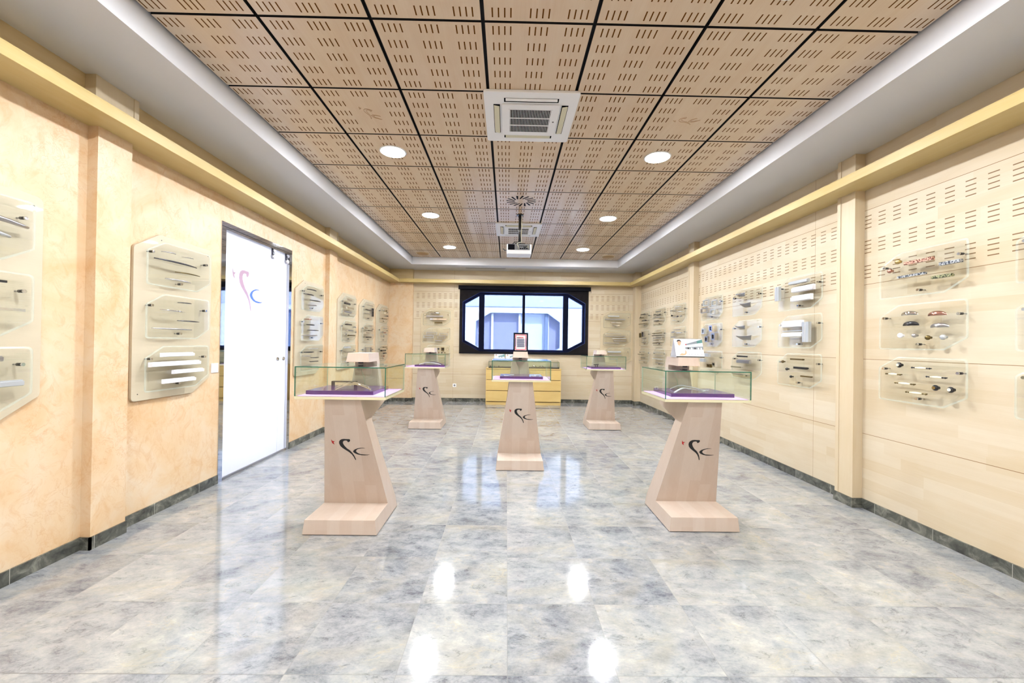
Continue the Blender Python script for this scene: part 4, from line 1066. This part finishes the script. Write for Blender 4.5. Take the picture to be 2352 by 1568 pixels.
g.prism([(vy0, zf), (vy1, zb_), (vy1, zb_+t), (vy0, zf+t)], 'x', vx0, vx1, M['green'], M['glass'])
g.box((vx0, vy0-.001, zf-.001), (vx1, vy0, zf+t), M['green'])
vb(g, 'glass_cover')
for i, (x, k) in enumerate(((-.36, 'knob'), (-.28, 'knob'), (-.17, 'knob'), (.62, 'bar'), (.78, 'bar'), (.95, 'knob'), (1.09, 'grid'))):
    b = MB()
    if k == 'knob': b.lathe((x, 9.02, .838), [(.010, 0), (.008, .010), (.016, .018), (.014, .026), (.004, .029)], 'z', M['chrome'], 14); nm, lab, c = 'drawer_pull', 'shiny knob', 'drawer pull'
    elif k == 'bar': b.tube([(x-.05, 9.03, .846), (x-.03, 9.03, .868), (x+.03, 9.03, .868), (x+.05, 9.03, .846)], .0065, M['chrome'], 8); nm, lab, c = 'drawer_pull', 'shiny bow handle', 'drawer pull'
    else:
        for q in range(9): b.box((x-.047+q*.011, 9.02, .838), (x-.040+q*.011, 9.03, .93), M['steel'])
        b.box((x-.048, 9.02, .93), (x+.052, 9.03, .936), M['steel']); nm, lab, c = 'grid_sample', 'upright barred metal sample', 'metal sample'
    o_ = ('at its left end', 'second from its left end', 'third from its left end', 'just right of the middle pedestal', 'left of the last knob', 'the last knob to the right', 'at its right end')[i]
    info(b.build(nm), '%s in the low showcase on the chest, %s' % (lab, o_), c, 'samples in the low showcase')
calendar(-.16, 9.18, .985, .235, .13, 'left of two desk calendars on the low showcase under the window', .0, False)
calendar(.10, 9.18, .985, .235, .13, 'right of two desk calendars on the low showcase, half behind the middle pedestal', .0, False)

# ------------------------------------------------------------------ ceiling things
LCX = (CX0+1.5*PITCH, CX0+5.5*PITCH)
names = {-6.5: 'behind', -3.5: 'behind', -.5: 'nearest', 2.5: 'second nearest', 5.5: 'third nearest', 8.5: 'farthest'}
lamp0 = None
for r in (8.5, 5.5, 2.5, -.5, -3.5, -6.5):
    for i, x in enumerate(LCX):
        y = CY0+r*PITCH
        if lamp0 is None:
            e = empty('ceiling_lamp', (x, y, CZ))
            MB().lathe((0, 0, 0), [(.126, 0), (.128, -.004), (.118, -.009), (.112, -.009), (.111, -.003)], 'z', M['white'], 36).build('rim', e)
            MB().cyl((0, 0, -.010), .110, .006, 'z', 32, M['lamp']).build('diffuser', e)
            lamp0 = e
        else:
            e = lamp0.copy(); COL.objects.link(e); e.location = (x, y, CZ)
            for c in list(lamp0.children):
                d = c.copy(); COL.objects.link(d); d.parent = e
        side = 'left' if i == 0 else 'right'
        if names[r] == 'behind': lab = 'round ceiling downlight of the %s row, outside the photo towards the viewer, %s' % (side, 'farther back' if r < -5 else 'just overhead')
        else: lab = 'round glowing ceiling downlight, %s one in the %s row' % (names[r], side)
        info(e, lab, 'ceiling lamp', 'round downlights in the ceiling')

def cassette(x, y, label, open_near):
    e = empty('air_conditioner', (x, y, CZ)); info(e, label, 'air conditioner', 'cassette air conditioners')
    s = .355
    b = MB(); b.prism(rounded([(-s, -s), (s, -s), (s, s), (-s, s)], .025), 'z', -.022, -.0005, M['white']); b.build('panel', e, bevel=.004)
    b = MB(); q = .222; b.prism(rounded([(-q, -q), (q, -q), (q, q), (-q, q)], .02), 'z', -.036, -.022, M['white'])
    inn = b.build('inner_frame', e, bevel=.004)
    g = .158
    b = MB(); b.box((-g, -g, -.0375), (g, g, -.036), M['black'])
    n = 26
    for i in range(n):
        xx = -g+2*g*(i+.5)/n; b.box((xx-.0016, -g, -.040), (xx+.0016, g, -.0375), M['white'])
    for yy in (-.052, .052): b.box((-g, yy-.004, -.042), (g, yy+.004, -.0375), M['white'])
    b.box((-g-.012, -g-.012, -.0385), (-g, g+.012, -.036), M['white']); b.box((g, -g-.012, -.0385), (g+.012, g+.012, -.036), M['white'])
    b.build('intake_grille', e)
    for k in range(4):
        b = MB(); a0, a1 = .236, .286; Lh = .205
        b.box((-Lh, -a1, -.0228), (Lh, -a0, -.0215), M['black'])
        if not (open_near and k == 0):
            b.prism([(-a1+.004, -.026), (-a0-.004, -.034 if k != 2 else -.026), (-a0-.004, -.030 if k != 2 else -.0235), (-a1+.004, -.0228)], 'x', -Lh+.012, Lh-.012, M['cream'])
        else:
            b.prism([(-a1+.002, -.040), (-a1+.010, -.040), (-a1+.010, -.0228), (-a1+.002, -.0228)], 'x', -Lh+.012, Lh-.012, M['white'])
        bmesh.ops.transform(b.bm, matrix=Matrix.Rotation(k*PI/2, 4, 'Z'), verts=b.bm.verts)
        b.build('louver', e)
    MB().cyl((.19, 0, -.0395), .007, .003, 'z', 12, M['grey']).build('indicator', e)
    return e
cassette(CX0+3.5*PITCH, CY0+1.5*PITCH, 'large white square air conditioner in the ceiling, the nearer one', True)
cassette(CX0+3.5*PITCH, CY0+6.5*PITCH, 'white square air conditioner in the ceiling behind the projector pole', False)

# round swirl diffuser cut into a tile
e = empty('air_diffuser', (CX0+3.5*PITCH, CY0+4.5*PITCH, CZ)); info(e, 'round swirl air outlet of dark radial slots in the ceiling above the projector', 'air outlet')
b = MB(); b.cyl((0, 0, -.003), .200, .0025, 'z', 40, M['tile']); b.build('plate', e)
b = MB()
for i in range(16):
    a = 2*PI*i/16
    R2 = Matrix.Rotation(a, 4, 'Z') @ Matrix.Translation((.135, .0, 0)) @ Matrix.Rotation(.32, 4, 'Z')
    q = [R2 @ Vector(p) for p in ((-.055, -.009, -.0036), (.058, -.013, -.0036), (.058, .013, -.0036), (-.055, .009, -.0036))]
    b.poly(q, M['black'])
    b.poly([v+Vector((0, 0, .0005)) for v in q], M['black'])
b.build('swirl_slots', e)
for x, y, lab in ((CX0+.5*PITCH, CY0+9.45*PITCH, 'round beige ceiling speaker in the far left corner'), (CX0+6.5*PITCH, CY0+9.45*PITCH, 'round beige ceiling speaker in the far right corner')):
    e = empty('ceiling_speaker', (x, y, CZ)); info(e, lab, 'speaker')
    MB().lathe((0, 0, 0), [(.14, 0), (.14, -.004), (.125, -.007)], 'z', M['woodY'], 32).build('ring', e)
    b = MB(); b.cyl((0, 0, -.009), .122, .003, 'z', 28, M['speaker'])
    b.build('grille', e)
# carved emblems
for cxx in (CX0+1.5*PITCH, CX0+5.5*PITCH):
    sgn = 1 if cxx < 0 else -1
    e = empty('carved_emblem', (cxx, CY0+1.5*PITCH, CZ))
    info(e, 'faint emblem carved in a ceiling tile %s of the near air conditioner' % ('left' if cxx < 0 else 'right'), 'emblem')
    b = MB()
    for pts in (EM_S, EM_C, EM_T):
        P = [((u-1010)*.00014, (v-760)*.00017) for u, v in pts]
        rot = .5*sgn
        Q = [(x*math.cos(rot)-y*math.sin(rot), x*math.sin(rot)+y*math.cos(rot), -.0012) for x, y in P]
        b.tube(Q+[Q[0]], .0016, M['carve'], 4)
    b.build('carving', e)

# projector on its pole
PX, PY = .15, 5.72
pj = empty('projector', (PX, PY, CZ)); info(pj, 'white projector hanging from the ceiling on a black pole, its sockets facing us', 'projector')
def pb(b, name, **k): return b.build(name, pj, (0, 0, -CZ), **k)
pb(MB().cyl((.01, .02, CZ-.012), .05, .012, 'z', 20, M['blackgloss']).cyl((.01, .02, 2.775), .019, CZ-2.775-.005, 'z', 16, M['blackgloss']).box((-.06, -.05, 2.745), (.085, .10, 2.775), M['blackgloss']), 'mount_pole')
b = MB(); b.prism(rounded([(-.172, -.12), (.172, -.12), (.172, .13), (-.172, .13)], .018), 'z', 2.61, 2.745, M['white']); pb(b, 'housing', bevel=.004)
b = MB(); b.box((-.155, -.1235, 2.662), (.150, -.1195, 2.742), M['grey']); b.box((-.152, -.126, 2.665), (-.062, -.1235, 2.739), M['black'])
for i in range(6): b.box((.005+i*.023, -.126, 2.712), (.022+i*.023, -.1235, 2.722), M['black'])
for i in range(5): b.box((.010+i*.026, -.126, 2.674), (.030+i*.026, -.1235, 2.690), M['black'])
b.box((.06, -.126, 2.695), (.10, -.1235, 2.706), M['black'])
pb(b, 'rear_panel')
b = MB(); b.tube([(.035, .0, CZ-.02), (.042, -.005, 3.05), (.030, -.01, 2.9), (.036, -.02, 2.80), (-.02, -.09, 2.765), (-.03, -.145, 2.74), (-.01, -.15, 2.70), (-.012, -.125, 2.675)], .005, M['cream'], 6)
b.tube([(.02, 0, 2.80), (-.06, -.05, 2.79), (-.09, -.08, 2.755)], .006, M['blackgloss'], 6)
b.tube([(.11, -.125, 2.70), (.125, -.15, 2.72), (.13, -.125, 2.68)], .005, M['cream'], 6)
b.tube([(-.172, -.05, 2.67), (-.20, -.07, 2.665), (-.225, -.07, 2.69)], .006, M['blackgloss'], 6)
pb(b, 'cable')
pb(MB().lathe((-.09, .13, 2.68), [(.035, 0), (.033, .012), (.026, .014)], 'y', M['blackgloss'], 18), 'lens')

# ------------------------------------------------------------------ wall fittings
e = empty('light_switch', (XL, 3.782, 1.092), PI/2); info(e, 'white wall switch on the plaster wall just left of the glass door', 'light switch')
MB().box((-.043, -.009, -.043), (.043, -.0005, .043), M['white']).build('plate', e, bevel=.002)
MB().box((-.028, -.013, -.028), (.028, -.009, .028), M['white']).build('rocker', e, bevel=.0015)
e = empty('power_outlet', (-1.20, YF, .374)); info(e, 'small white socket low on the far wall between the pedestals', 'power outlet')
MB().box((-.040, -.010, -.040), (.040, -.0005, .040), M['white']).build('plate', e, bevel=.002)
MB().cyl((0, -.012, 0), .022, .004, 'y', 20, M['grey']).build('socket', e)
